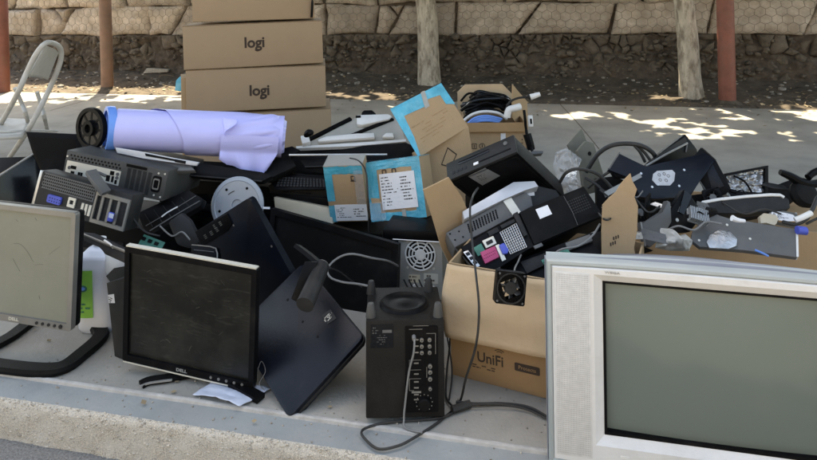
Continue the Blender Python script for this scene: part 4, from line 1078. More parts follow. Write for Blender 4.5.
t, M = flat('plastic_slab', 'pale beige slab edge under the stack of black laptops', 'slab', 2.78, [(274, 197), (300, 202), (331, 208), (333, 224), (320, 222), (275, 209.5)], 12, Mt['beige_bit'], .25, yaw=-6)
t, M = flat('computer_case', 'black case lid lying just above the stack of laptops, below the pale rod', 'computer', 2.95, [(280, 160), (300, 153), (345, 156), (365, 160), (364, 172), (335, 178), (278, 173)], 30, Mt['black_soft'], .05)
b = nb(); 
cyl(b, at(289, 155, 2.84), at(387, 154.5, 2.9), .0055, n=12)
solo('metal_rod', b, Mt['silver'], T(0, 0, 0), 'thin shiny metal rod lying across the black case beside the paper roll end', 'rod')

# ---- scanner lid with glass
M = fr(345, 135, 3.1, 0, 58, 0)
t = thing('scanner_lid', 'scanner frame with a clear pane and white brackets lying on top of the heap', 'scanner', M)
b = nb(); prism(b, trace(M, [(297, 147), (316, 139), (350, 121), (356, 117), (392, 117.5), (399, 120), (405, 140), (352, 144)]), 0, .006); part('pane', b, Mt['clear_sheet'], t)
b = nb(); prism(b, trace(M, [(296, 147.2), (352, 144), (406, 140), (406, 142.3), (352, 147), (297, 149)]), -.006, .012); part('front_rail', b, Mt['white_plastic'], t)
b = nb(); prism(b, trace(M, [(306, 140.5), (311, 140.5), (352, 120.5), (350, 118.5)]), -.012, .004); part('black_rail', b, Mt['black'], t)
b = nb(); prism(b, trace(M, [(350, 136), (356, 135.4), (394, 120.5), (391, 119)]), -.012, .004); part('black_rail', b, Mt['black'], t)
b = nb(); prism(b, trace(M, [(357, 118), (388, 117), (392, 119), (389, 122), (372, 126), (362, 128), (357, 127)]), -.022, -.001, bev=.004); part('white_bracket', b, Mt['white_plastic'], t)
b = nb(); prism(b, trace(M, [(301, 140), (309, 139), (311, 146), (303, 148)]), -.03, -.006, bev=.004); part('white_bracket', b, Mt['white_plastic'], t)
b = nb(); prism(b, trace(M, [(318, 143), (327, 139.5), (358, 137), (374, 136), (375, 141), (350, 142.5), (319, 145)]), -.024, -.007, bev=.004); part('white_bracket', b, Mt['white_plastic'], t)
b = nb(); prism(b, trace(M, [(382, 140), (386, 136.3), (393, 136), (394, 140.5)]), -.024, -.007, bev=.004); part('white_bracket', b, Mt['white_plastic'], t)
b = nb(); prism(b, trace(M, [(356, 119.2), (361, 119), (361, 121), (356, 121.2)]), -.025, -.0225); part('latch', b, Mt['black'], t)
M = fr(369, 113, 3.25, 0, 45, 0)
b = nb(); prism(b, trace(M, [(361.5, 117), (361.5, 112), (364, 109.8), (372, 109.6), (376, 113), (376, 116.8)]), 0, .03, bev=.006)
solo('computer_mouse', b, Mt['black_soft'], M, 'black rounded mouse lying behind the scanner pane', 'mouse')
b = nb(); tube(b, [at(305, 136, 2.98), at(309, 132.8, 2.97), at(313, 133, 2.98)], .013, n=10, sub=4, rf=lambda u: .6+.8*sin(pi*u))
solo('plug', b, Mt['black'], T(0, 0, 0), 'small black plug end beside the paper roll tip', 'plug')

# ---- paper roll with its flanges
A, B_ = at(104, 128.5, 2.80), at(283, 136.5, 2.92)
ax = (B_-A); Lr = ax.length; ax.normalize()
upv = (UP - ax*UP.dot(ax)).normalized(); fw_ = ax.cross(upv)
fw_ = fw_ if fw_.dot(FORWARD) < 0 else -fw_                          # towards the street
Mr = Matrix((ax, -fw_, upv)).transposed().to_4x4(); Mr.translation = A
t = thing('paper_roll', 'lavender roll of plotter paper with a black and blue flange end lying across the heap', 'paper roll', Mr)
R_ = .0885
b = nb()
def roll(u, v):
    x = .05 + u*(Lr-.05); a = 2*pi*v
    r = R_*(1 + .05*u) * (1 + .012*noise.noise(Vector((x*4, cos(a)*1.5, sin(a)*1.5))))
    return Vector((x, -r*sin(a), r*cos(a)))
sheet(b, roll, 50, 40); part('core_roll', b, Mt['paper_roll'], t, ang=60)
b = nb()
def outer_wrap(u, v):                                                # loose outer turn, its edge sweeping over the roll
    a0 = radians(-75); a1 = radians(200)
    a = a0 + (a1-a0)*v
    xs = Lr*(.30 + .16*(.5-.5*cos(min(1, max(0, (a+.6)/2.6))*pi)))
    if a < 0: xs = Lr*(.30 - .15*min(1, -a/1.2))
    x = xs + (Lr*1.015-xs)*u
    r = R_*(1.03 + .055*x/Lr) + .004 + (.003+.022*max(0, u-.4))*noise.noise(Vector((x*7 + a*1.5, a*1.6, 3))) + .009*max(0, u-.3)*noise.noise(Vector((x*22+a*6, a*3, 5)))
    if u > .86: r *= 1 - .42*((u-.86)/.14)**2 * (.75+.25*sin(3*a+1))
    z = r*cos(a); y = -r*sin(a)
    return Vector((x, y, z))
sheet(b, outer_wrap, 110, 70); o = part('loose_sheet', b, Mt['paper_roll'], t, ang=60)
b = nb()
def skirt(u, v):                                                     # torn tail hanging below the far end
    x = Lr*(.66 + .32*u); r = R_*1.095 + .009
    a = radians(78 + 42*min(1, v/.35))
    base = Vector((x, -r*sin(a), r*cos(a)))
    k = max(0, (v-.35)/.65)
    edge = .015 + .085*sin(min(1, .12+u*1.1)*pi*.62) + .02*noise.noise(Vector((u*6, 0, 3))) + .008*noise.noise(Vector((u*25, 0, 8)))
    if u > .84: edge -= .05*(u-.84)/.16
    return base + Vector((.025*k*sin(u*5), -.012*sin(k*pi*.7) + .010*sin(u*13)*k, -edge*k))
sheet(b, skirt, 44, 18); part('torn_tail', b, Mt['paper_roll'], t, ang=60)
b = nb()                                                             # dog-eared tear in the outer sheet
th0 = radians(50)
def tear(u, v):
    x = Lr*(.655 + .075*u*sin(pi*min(1,v*1.2+.1)) + .03*v); a = radians(35 + 50*v); r = R_*1.10 + .007 + .03*u*sin(pi*v)
    return Vector((x, -r*sin(a), r*cos(a)))
sheet(b, tear, 8, 10); part('torn_corner', b, Mt['paper_roll'], t, ang=60)
def flange(name, x0, tilt, R1, R0, th, m, spokes, hub):
    F_ = T(x0, 0, 0) @ Matrix.Rotation(radians(tilt), 4, 'Z') @ Matrix.Rotation(pi/2, 4, 'Z')
    b = nb(); lathe(b, [(R1, -th/2), (R1*1.02, 0), (R1, th/2), (R0, th/2), (R0, -th/2), (R1, -th/2)], M=F_, n=44); f_ = part(name, b, m, t)
    b = nb(); lathe(b, [(hub, -th*.8), (hub, th*.9), (hub*.55, th*.9), (hub*.5, th*.2), (0, th*.2)], M=F_, n=24); part('hub', b, m, f_)
    for k in range(spokes):
        a = 2*pi*k/spokes
        b = nb(); box(b, hub*.8, R0*1.01, -th*.25, th*.25, -.005, .005, M=F_ @ Matrix.Rotation(a, 4, 'Y')); part('spoke', b, m, f_)
    return F_
flange('flange', -.052, 54, .089, .072, .022, Mt['black'], 8, .034)
flange('blue_flange', .022, 24, .097, .080, .034, Mt['blue_plastic'], 8, .04)
b = nb(); lathe(b, [(.074, -.001), (.074, .008), (0, .008)], M=T(-.052, 0, 0) @ Matrix.Rotation(radians(54), 4, 'Z') @ Matrix.Rotation(pi/2, 4, 'Z') @ T(0, -.004, 0), n=40); part('flange_web', b, Mt['black_gloss'], t)

# ---- taped cartons
def taped(name, label, key, cardz, tape_rects, labels, marks):
    M, w, d, h = pose(key)
    t = thing('taped_carton', label, 'carton', M, 'teal taped cartons')
    b = nb(); box(b, -w/2, w/2, 0, d, -h/2, h/2, bev=.003); part('carton_body', b, Mt['card'], t)
    for x0, x1, z0, z1 in tape_rects:
        b = nb()
        sheet(b, lambda u, v: Vector((x0*w+(x1-x0)*w*u, -.0012-.0012*noise.noise(Vector((u*9, v*9, x0*5))), (z0*h+(z1-z0)*h*v) + .004*noise.noise(Vector((u*8, v*6, z0))))), 14, 10)
        part('tape', b, Mt['teal_tape'], t, ang=70)
    b = nb(); box(b, -w/2-.001, w/2+.001, .001, d*.98, h/2+.0003, h/2+.0018); part('top_tape', b, Mt[cardz], t)
    for x0, x1, z0, z1, rows in labels:
        b = nb(); box(b, x0*w, x1*w, -.0042, -.0028, z0*h, z1*h); lb = part('shipping_label', b, Mt['label_white'], t)
        b = nb(); rr = random.Random(int(z1*100)+3)
        print_lines(b, (x0+.04*(x1-x0))*w, (x0+.5*(x1-x0))*w, (z0+.05)*h, (z1-.04)*h, rows, y=-.0048, rng=rr, h=.3)
        print_lines(b, (x0+.58*(x1-x0))*w, (x0+.96*(x1-x0))*w, (z0+.2*(z1-z0))*h, (z1-.06)*h, max(2, rows-2), y=-.0048, rng=rr, h=.36)
        part('print', b, Mt['dark_grey'], lb)
    b = nb()
    for x, z in marks:
        ring(b, rrect(x*w-.010, x*w+.010, z*h-.009, z*h+.013, .004), rrect(x*w-.0065, x*w+.0065, z*h-.0055, z*h+.0095, .002), -.0036, -.0022); box(b, x*w-.012, x*w+.012, -.0036, -.0022, z*h-.0135, z*h-.0095)
    part('handling_mark', b, Mt['ink'], t)
    return t, M, w, d, h
t, M, w, d, h = taped('', 'narrow brown carton with teal tape and a white label at its foot', 'box_slim', 'clear_sheet',
    [(-.5, .5, .36, .5), (-.5, -.30, -.12, .36), (-.5, -.32, -.5, -.2)], [(-.34, .5, -.47, -.18, 6)], [(.24, .28)])
b = nb(); sheet(b, lambda u, v: Vector((w*(.27+.23*u), -.006-.006*abs(noise.noise(Vector((u*4, v*9, 1)))), h*(-.17+.6*v))), 8, 26); part('clear_wrap', b, Mt['bag'], t, ang=30)
t, M, w, d, h = taped('', 'wide brown carton wrapped in teal tape with a large white shipping label', 'box_wide', 'teal_tape',
    [(-.5, .5, .36, .5), (-.5, -.30, -.5, .36), (.34, .5, -.5, .36), (-.30, .34, -.5, -.37)], [(-.26, .38, -.32, .28, 10)], [(-.16, .30), (.02, .30)])
b = nb(); prism(b, [(-.46*w, -.1*h), (-.3*w, -.12*h), (-.28*w, -.2*h), (-.45*w, -.19*h)], -.004, -.002); part('card_patch', b, Mt['card'], t)
b = nb(); box(b, .08*w, .15*w, -.0045, -.003, -.5*h, -.34*h); part('clear_tape', b, Mt['clear_sheet'], t)
b = nb(); sheet(b, lambda u, v: Vector((w*(-.49+.28*u), -.006-.007*abs(noise.noise(Vector((u*5, v*5, 6)))), h*(-.48+.3*v))), 14, 14); part('clear_wrap', b, Mt['bag'], t, ang=30)
b = nb(); tube(b, [at(350, 158, 2.7), at(359, 161, 2.62), at(366, 172, 2.6), at(368, 195, 2.57), at(368.5, 215, 2.57), at(368.5, 232, 2.58)], .003, n=7, sub=6)
solo('thin_lead', b, Mt['cable'], T(0, 0, 0), 'thin black lead hanging between the two teal taped cartons', 'cable')
# ---- carton with its lid raised
M, w, d, h = pose('flap_carton')
Mb = fr(447, 168, 2.86, 14, 6, -22)
t = thing('taped_carton', 'brown carton with a raised lid flap edged in teal tape, behind the other two', 'carton', Mb, 'teal taped cartons')
b = nb(); prism(b, trace(Mb, [(419, 157), (468.5, 126.5), (472, 150), (470, 185), (460, 215), (428, 215), (425, 186)]), 0, .13, bev=.002); part('carton_body', b, Mt['card'], t)
rel = Mb.inverted() @ M
P = trace(M, [(390.8, 108.8), (441, 83.4), (468.3, 126.6), (419.5, 157)])
b = nb(); prism(b, P, 0, .008, M=rel); fl = part('lid_flap', b, Mt['card'], t)
b = nb(); prism(b, trace(M, [(390, 109), (441, 83), (455, 104), (446, 104), (440, 95), (428, 99), (426, 106), (404, 116), (414, 137), (421, 157.5), (418.5, 157.5)]), -.0016, -.0003, M=rel); part('tape', b, Mt['teal_tape'], fl)
b = nb(); prism(b, trace(M, [(420.5, 92.5), (424.5, 90.6), (429.5, 106), (425, 109)]), -.0026, -.0017, M=rel); part('clear_tape', b, Mt['clear_sheet'], fl)
b = nb(); rr = random.Random(4); q = trace(M, [(412, 128), (446, 108), (455, 122), (423, 142)])
for k in range(6):
    u = k/5
    a = (q[0][0]*(1-u)+q[3][0]*u, q[0][1]*(1-u)+q[3][1]*u); c = (q[1][0]*(1-u)+q[2][0]*u, q[1][1]*(1-u)+q[2][1]*u)
    x = 0
    while x < 1:
        l = rr.uniform(.06, .2)
        if rr.random() < .5:
            p0 = (a[0]+(c[0]-a[0])*x, a[1]+(c[1]-a[1])*x); p1 = (a[0]+(c[0]-a[0])*min(1, x+l), a[1]+(c[1]-a[1])*min(1, x+l))
            prism(b, [p0, p1, (p1[0], p1[1]+.002), (p0[0], p0[1]+.002)], -.0012, -.0003, M=rel)
        x += l+.03
part('print', b, Mt['card_dark'], fl)
q = trace(Mb, [(447.5, 147), (457, 154), (451, 167.5), (441, 165)]); cxm = sum(p[0] for p in q)/4; czm = sum(p[1] for p in q)/4
b = nb(); ring(b, q, [(cxm+(x-cxm)*.86, czm+(z-czm)*.86) for x, z in q], -.0012, 0); part('diamond_mark', b, Mt['ink'], t)

# ---- silver computer back with a fan grill
M, w, d, h = pose('fan_pc')
t = thing('desktop_computer', 'silver computer back with a round white fan grill behind the subwoofer', 'computer', M)
b = nb(); box(b, -w/2, w/2, 0, d, -h/2, h/2-.024, bev=.002); part('case', b, Mt['case_silver'], t)
b = nb(); box(b, -w/2-.06, w/2+.004, -.012, d, h/2-.023, h/2+.012, bev=.004); part('top_cover', b, Mt['black'], t)
b = nb(); tube(b, [(-w/2-.02, -.012, h/2-.022), (0, -.013, h/2-.024), (w/2, -.013, h/2-.026)], .0025, n=6, sub=2); part('edge_strip', b, Mt['silver'], t)
fx, fz = trace(M, [(420.5, 254.5)])[0]
b = nb(); prism(b, circ(fx, fz, .056, 32), -.001, .004); part('fan_opening', b, Mt['black'], t)
b = nb()
for r in (.057, .044, .031, .0185):
    tube(b, [(fx+r*cos(2*pi*k/28), -.004, fz+r*sin(2*pi*k/28)) for k in range(29)], .0032, n=6, sub=1)
for k in range(8):
    a = 2*pi*(k+.3)/8; tube(b, [(fx+.014*cos(a), -.004, fz+.014*sin(a)), (fx+.058*cos(a), -.004, fz+.058*sin(a))], .0032, n=6, sub=1)
cyl(b, (fx, -.0075, fz), (fx, 0, fz), .017, n=24)
part('fan_grill', b, Mt['white_plastic'], t)
b = nb(); screws(b, [(fx+.05, fz+.05), (fx-.05, fz+.05), (fx+.05, fz-.05), (fx-.05, fz-.05)], .005); part('screw', b, Mt['io_plate'], t)
q = trace(M, [(409, 282), (420, 275)]); 
b = nb(); box(b, q[0][0], q[1][0], -.0016, 0, q[0][1], q[1][1]); lb = part('label_sticker', b, Mt['beige_bit'], t)
b = nb(); print_lines(b, q[0][0]+.002, q[1][0]-.002, q[0][1]+.002, q[1][1]-.001, 2, y=-.0022); part('print', b, Mt['ink'], lb)
q = trace(M, [(424, 283), (438, 274)])
b = nb(); box(b, q[0][0], q[1][0], -.0016, 0, q[0][1], q[1][1]); lb = part('port_plate', b, Mt['io_plate'], t)
b = nb(); print_lines(b, q[0][0]+.002, q[1][0]-.002, q[0][1]+.003, q[1][1]-.001, 2, y=-.0022); part('print', b, Mt['ink'], lb)
b = nb()
for k in range(4): tube(b, [at(404+k*5, 280, 2.34), at(409+k*5, 289, 2.2), at(416+k*6, 291, 2.25), at(424+k*5, 299, 2.3)], .003, n=6)
for v_ in b.verts: v_.co = M.inverted() @ v_.co
part('wire_bundle', b, Mt['black'], t)
b = nb()
for k, (px, py) in enumerate(((415, 286), (420, 289), (428, 291), (433, 288))):
    lathe(b, [(.009, -.002), (.009, -.012), (.005, -.0125), (.004, -.006), (0, -.006)], M=T(*[(lambda q: (q[0], 0, q[1]))(trace(M, [(px, py)])[0])][0]), n=14)
part('round_socket', b, Mt['white_plastic'], t)
# ---- cable looping in front of the big black screen
b = nb(); tube(b, [at(398, 266, 2.3), at(388, 261, 2.24), at(372, 258, 2.2), at(352, 254, 2.18), at(338, 258, 2.17), at(328, 268, 2.15), at(330, 277, 2.13), at(342, 282, 2.1), at(358, 284, 2.08), at(368, 286, 2.06)], .0035, n=7, sub=7)
solo('grey_cable', b, Mt['cable_grey'], T(0, 0, 0), 'grey cable looping in front of the large black flat screen', 'cable')
b = nb(); tube(b, [at(330, 268, 2.16), at(340, 272, 2.2), at(352, 281, 2.24), at(362, 287, 2.25)], .0025, n=7, sub=7)
solo('grey_cable', b, Mt['cable'], T(0, 0, 0), 'thin black cable stub inside the grey cable loop', 'cable')

# ---- keyboard among the laptops
M = fr(303, 184, 2.80, -6, 38, 4)
t = thing('keyboard', 'black keyboard lying on the laptop stack beside the narrow teal taped carton', 'keyboard', M)
P = trace(M, [(270, 181), (277, 174), (330, 178), (331, 189), (276, 190)])
b = nb(); prism(b, P, 0, .014, bev=.002); part('tray', b, Mt['black'], t)
q0, q1, q2, q3 = trace(M, [(279, 176.5), (328, 180), (329.5, 187.5), (276, 187)])
b = nb()
for j in range(4):
    for i in range(16):
        u, v = (i+.5)/16, (j+.5)/4
        x = (q0[0]*(1-u)+q1[0]*u)*(1-v) + (q3[0]*(1-u)+q2[0]*u)*v; z = (q0[1]*(1-u)+q1[1]*u)*(1-v) + (q3[1]*(1-u)+q2[1]*u)*v
        box(b, x-.0055, x+.0055, -.006, -.0002, z-.005, z+.005, bev=.0014, seg=1)
part('keys', b, Mt['dark_grey'], t)
for (pts, lab, Z, le) in (([(276, 150), (292, 146), (300, 150), (290, 158), (274, 159)], 'black plastic tray edge beside the paper roll tip', 2.9, 40), ([(286, 148), (350, 146.5), (406, 142.5), (424, 150), (416, 161), (286, 161)], 'black flat panel directly under the scanner frame and its white brackets', 3.02, 35), ([(318, 140), (356, 122), (394, 121), (399, 140), (350, 143)], 'dark translucent grey panel lying under the scanner pane', 3.2, 58), ([(300, 160), (352, 158), (366, 160), (360, 165), (305, 167)], 'grey edged black tray below the pale metal rod', 2.84, 40)):
    t, M = flat('plastic_tray', lab, 'tray', Z, pts, le, Mt['black_soft'], .02, edge=[pts[-1], pts[-2]], em='dark_grey')
# ================================================================== inside the big carton
M, w, d, h = pose('tower')
t = thing('desktop_computer', 'black desktop computer tipped forward on top of the open carton, its slotted bezel facing up', 'computer', M)
b = nb(); box(b, -w/2, w/2, 0, d, -h/2, h/2-.014, bev=.003); part('case', b, Mt['black'], t)
b = nb(); box(b, -w/2-.002, w/2+.002, -.002, d+.002, h/2-.0135, h/2, bev=.004); bz = part('bezel', b, Mt['dark_grey'], t)
Zt = h/2
b = nb(); box(b, -w*.32, w*.14, d*.62, d*.78, Zt-.001, Zt+.0016, bev=.0005); part('drive_tray', b, Mt['black_gloss'], bz)
b = nb(); box(b, -w*.02, w*.44, d*.25, d*.33, Zt-.001, Zt+.0012); part('air_slot', b, Mt['black'], bz, smooth=False)
for k in range(4):
    b = nb(); box(b, -w*(.42-.06*k), -w*(.385-.06*k), d*.22, d*.36, Zt-.001, Zt+.0014); part('usb_port', b, Mt['black_gloss'], bz, smooth=False)
b = nb(); box(b, -w*.1, -w*.03, d*.2, d*.34, Zt-.0005, Zt+.0018); part('label_sticker', b, Mt['label_white'], bz)
b = nb(); lathe(b, [(.008, Zt-.001), (.008, Zt+.003), (.006, Zt+.004), (0, Zt+.004)], M=T(w*.38, d*.7, 0), axis='Z', n=18); part('power_button', b, Mt['mid_grey'], bz)
q = trace(M, [(468, 176), (485, 167.5), (500, 175.5), (482.5, 185)])
b = nb(); prism(b, q, -.0018, -.0003); lb = part('label_sticker', b, Mt['silver'], t)
b = nb(); c = [sum(p[i] for p in q)/4 for i in (0, 1)]
print_lines(b, c[0]-.022, c[0]+.022, c[1]-.018, c[1]+.018, 4, y=-.0024); part('print', b, Mt['mid_grey'], lb)
b = nb(); ring(b, rrect(-w*.46, w*.46, -h*.46, h*.44, .01), rrect(-w*.44, w*.44, -h*.445, h*.425, .009), -.0018, 0); part('side_rib', b, Mt['black_soft'], t)

# ---- silver computer under it: pale upper edge and a grey perforated cover
Mg = fr(490, 213, 2.2, 4, 44, -24)
t = thing('desktop_computer', 'slim grey desktop computer with a silver edge and perforated cover in the open carton', 'computer', Mg)
b = nb(); prism(b, trace(Mg, [(446, 232.5), (503, 201.5), (525, 192), (531, 196), (533, 206), (519, 213), (455, 248)]), 0, .09, bev=.003); part('case', b, Mt['mid_grey'], t)
b = nb(); prism(b, trace(Mg, [(503, 201.5), (511, 198), (521, 213), (512.5, 215.5)]), -.004, -.0003); part('pale_band', b, Mt['io_plate'], t)
b = nb(); prism(b, trace(Mg, [(462, 213), (513, 183.5), (534, 182.5), (538, 188), (525, 191.5), (503, 201), (464, 221)]), -.012, .06, bev=.002); part('silver_edge', b, Mt['silver_paint'], t)
b = nb()
for i in range(11):
    for j in range(5):
        x, z = trace(Mg, [(468+i*2.75, 224.5-1.42*i+2.6*j*.8+.2)])[0]; x += .002*j
        cyl(b, (x, .001, z), (x, -.0012, z), .0035, n=6)
part('vent_holes', b, Mt['black'], t)
b = nb(); screw_dots(b, trace(Mg, [(450, 234), (455, 240), (459, 231.5), (463, 237)]), .003, -.0015); part('screw', b, Mt['black'], t)
Mq = fr(540, 196, 2.28, 8, 40, -8)
b = nb(); prism(b, trace(Mq, [(511, 198), (530, 184), (556, 190), (560, 196), (535, 208), (524, 213)]), 0, .08, bev=.002)
q = solo('disk_drive', b, Mt['dark_grey'], Mq, 'dark grey drive with a small white sticker behind the slim grey computer', 'drive')
b = nb(); prism(b, trace(Mq, [(526, 191), (534, 190.5), (534.5, 195.5), (527, 196)]), -.0015, -.0002); part('label_sticker', b, Mt['label_white'], q)

# ---- black computer with coloured sockets
Mg = fr(532, 230, 2.10, 3, 46, -21.5)
t = thing('desktop_computer', 'black desktop computer with pink and green sockets and a chrome vent grid', 'computer', Mg)
b = nb(); prism(b, trace(Mg, [(461, 247), (487, 232), (512, 219), (519, 213.5), (583, 187.5), (588, 194), (603, 217), (527, 249.5), (497, 270), (478, 271)]), 0, .10, bev=.002); part('case', b, Mt['black'], t)
b = nb(); prism(b, trace(Mg, [(519, 213.5), (583, 187.5), (602.5, 216.5), (534, 246)]), -.010, -.0003, bev=.0015); cv = part('cover', b, Mt['black_soft'], t)
# vent grid
c4 = trace(Mg, [(500, 233), (516, 224), (526.5, 247.5), (510.5, 254.5)])
lp = lambda a, c, u: (a[0]+(c[0]-a[0])*u, a[1]+(c[1]-a[1])*u)
b = nb(); prism(b, c4, -.002, -.0003); vg = part('vent_recess', b, Mt['black'], t)
b = nb()
for k in range(9):
    a, c = lp(c4[0], c4[1], k/8), lp(c4[3], c4[2], k/8); tube(b, [(a[0], -.003, a[1]), (c[0], -.003, c[1])], .00165, n=5, sub=1)
for k in range(11):
    a, c = lp(c4[0], c4[3], k/10), lp(c4[1], c4[2], k/10); tube(b, [(a[0], -.003, a[1]), (c[0], -.003, c[1])], .00165, n=5, sub=1)
part('vent_grid', b, Mt['silver'], vg)
def blk(name, pts, m, y0, y1=-.0003, bev=.0012, parent=None):
    b = nb(); prism(b, trace(Mg, pts), y0, y1, bev=bev); return part(name, b, Mt[m], parent or t)
blk('green_socket', [(473, 248.5), (481, 244), (486, 253), (478, 257)], 'pcb_green', -.006)
p = blk('parallel_port', [(480, 253.5), (494.5, 247), (499, 258), (485, 265)], 'port_pink', -.010)
b = nb()
for i in range(7):
    for j in range(2):
        x, z = trace(Mg, [(484+i*1.75, 258.5-i*.85+3*j-1.5)])[0]; cyl(b, (x, -.0095, z), (x, -.0106, z), .0013, n=6)
part('pin_holes', b, Mt['black'], p)
s_ = blk('serial_port', [(482, 241.5), (493, 236.5), (496.5, 244), (486, 249)], 'io_plate', -.006)
blk('serial_plug', [(485.5, 243), (491.5, 240), (493, 243.3), (487, 246.3)], 'dark_grey', -.009, -.0061, parent=s_)
blk('io_strip', [(495, 246), (499, 244.5), (506, 260), (502, 262)], 'io_plate', -.005)
blk('monitor_port', [(498.5, 246.5), (503.5, 244), (508.5, 251), (507, 255), (502.5, 255.5)], 'vga_blue', -.012, bev=.003)
blk('port_frame', [(463, 252.5), (468, 250.5), (480, 266), (476, 269)], 'silver', -.004)
for k in range(3): blk('usb_port', [(465+k*3.6, 253.8+k*4.4), (468.5+k*3.6, 252.2+k*4.4), (470.5+k*3.6, 255+k*4.4), (467+k*3.6, 256.6+k*4.4)], 'black_gloss', -.0055, -.0041)
blk('slot_bracket', [(487, 232.5), (497, 227.5), (499, 232), (489.5, 237)], 'dark_grey', -.006)
blk('slot_bracket', [(500, 226), (514, 219.5), (515.5, 222.5), (501.5, 229.5)], 'dark_grey', -.006)
blk('lever', [(512.5, 215.5), (517, 213), (527, 236), (523.5, 238)], 'dark_grey', -.012)
blk('edge_tab', [(533, 247), (541, 243.5), (543, 246.5), (535, 250)], 'mid_grey', -.008)
q = trace(Mg, [(535, 211), (547, 206.5), (551.5, 215.5), (539.5, 220.5)])
b = nb(); prism(b, q, -.0112, -.0101); lb = part('label_sticker', b, Mt['label_white'], t)
c = [sum(p[i] for p in q)/4 for i in (0, 1)]
b = nb()
b.free()
b = nb()
for i in range(9):
    for j in range(6):
        x, z = trace(Mg, [(567.5+i*2.05+j*1.15, 203.2-i*.85+2.4*j)])[0]; cyl(b, (x, -.0095, z), (x, -.0108, z), .0026, n=6)
part('vent_holes', b, Mt['dark_grey'], cv)
b = nb(); tube(b, [(x, -.0108, z) for x, z in trace(Mg, [(563, 197.5), (572, 214), (577, 226.5)])], .0008, n=4, sub=2); part('seam', b, Mt['mid_grey'], cv)
# ---- more dark hardware filling the carton
Mx = fr(530, 262, 2.05, -14, 40, -14)
t = thing('computer_chassis', 'dark opened computer chassis in shade under the computer with coloured sockets', 'computer', Mx)
b = nb(); prism(b, trace(Mx, [(500, 265), (590, 232), (610, 228), (622, 250), (600, 280), (520, 300), (500, 290)]), .01, .12, bev=.003); part('case', b, Mt['black'], t)
b = nb(); prism(b, trace(Mx, [(520, 262), (545, 253), (552, 262), (527, 274)]), -.003, .009, bev=.003); part('drive', b, Mt['dark_grey'], t)
b = nb(); prism(b, trace(Mx, [(565, 243), (590, 234), (593, 241), (568, 251)]), -.003, .009, bev=.003); part('drive', b, Mt['mid_grey'], t)
Mx = fr(440, 175, 2.6, 5, 20, 0)
t = case('desktop_computer', 'black desktop computer standing at the back of the open carton', fr(505, 245, 2.42, -16, 0, 0), .30, .09, .36, Mt['black'])
# ---- small square fan hanging over the flap
Mf = fr(511, 288.5, 1.74, 6, 12, 10)
t = thing('cooling_fan', 'small square black cooling fan hanging in front of the pale carton flap', 'fan', Mf)
e = 15.3/FPX*1.74
b = nb(); ring(b, rrect(-e, e, -e, e, .006, 6), circ(0, 0, e*.88, 28), 0, .026); part('frame', b, Mt['black'], t)
b = nb(); lathe(b, [(e*.40, .002), (e*.40, .022), (0, .022)], n=24); lathe(b, [(0, .001), (e*.38, .001), (e*.40, .002)], n=24); rt = part('rotor', b, Mt['dark_grey'], t)
for k in range(7):
    a = 2*pi*k/7; b = nb()
    def blade(u, v):
        r = e*(.38+.47*u); aa = a + .55*v + .18*u; return Vector((r*cos(aa), .003+.017*v, r*sin(aa)))
    sheet(b, blade, 5, 5); o = part('blade', b, Mt['mid_grey'], rt, ang=70); sm = o.modifiers.new('thickness', 'SOLIDIFY'); sm.thickness = .0015
b = nb(); ring(b, circ(0, 0, e*.96, 30), circ(0, 0, e*.87, 30), -.002, -.0002); part('rim', b, Mt['dark_grey'], t)
b = nb()
for sx_ in (-1, 1):
    for sz_ in (-1, 1): cyl(b, (sx_*e*.84, -.0012, sz_*e*.84), (sx_*e*.84, .002, sz_*e*.84), .003, n=10)
part('screw_hole', b, Mt['mid_grey'], t)
b = nb(); tube(b, [at(514, 275, 1.75), at(515, 268, 1.82), at(518, 262, 1.9), at(521, 255, 2.0)], .0024, n=7)
solo('fan_wire', b, Mt['cable_grey'], T(0, 0, 0), 'short grey wire that the small square fan hangs from', 'cable')

# ================================================================== carton of cables behind
M = fr(497, 150, 3.25, 0, 0, 0)
t = thing('cable_carton', 'open brown carton full of black cables standing behind the heap', 'carton', M)
W_ = 30*3.25/FPX; zt = .136; bt = -(at(497, 150, 3.25).z)
b = nb(); box(b, -W_, W_, 0, .006, bt, zt); fw = part('front_wall', b, Mt['card'], t, smooth=False)
b = nb(); box(b, -W_, -W_+.006, .006, .294, bt, zt); part('side_wall', b, Mt['card'], t, smooth=False)
b = nb(); box(b, W_-.006, W_, .006, .294, bt, zt); part('side_wall', b, Mt['card'], t, smooth=False)
b = nb(); box(b, -W_, W_, .294, .30, bt, zt); part('back_wall', b, Mt['card'], t, smooth=False)
b = nb(); box(b, -W_+.006, W_-.006, .006, .294, bt, bt+.006); part('bottom_panel', b, Mt['card'], t, smooth=False)
def flap(name, pts, Mfl, m='card'):
    b = nb(); prism(b, trace(Mfl, pts), 0, .006, M=M.inverted() @ Mfl); return part(name, b, Mt[m], t)
flap('back_flap', [(458, 122), (457.5, 92), (465, 84.5), (502.5, 84), (514, 96), (518, 124)], fr(490, 105, 3.54, 0, -4, 0), 'card_pale')
flap('side_flap', [(512.5, 118), (513, 84.5), (519, 92), (527, 101), (528.5, 124), (527, 140)], fr(520, 112, 3.42, 62, -4, 0))
flap('front_flap_edge', [(467, 122.8), (527, 122.3), (527, 131.5), (467, 132)], fr(497, 127, 3.235, 0, 8, 0), 'card_dark')
b = nb(); box(b, -.0*W_+.02, .045, -.0015, -.0003, -.20, .085); part('clear_tape', b, Mt['label_white'], fw)
b = nb()
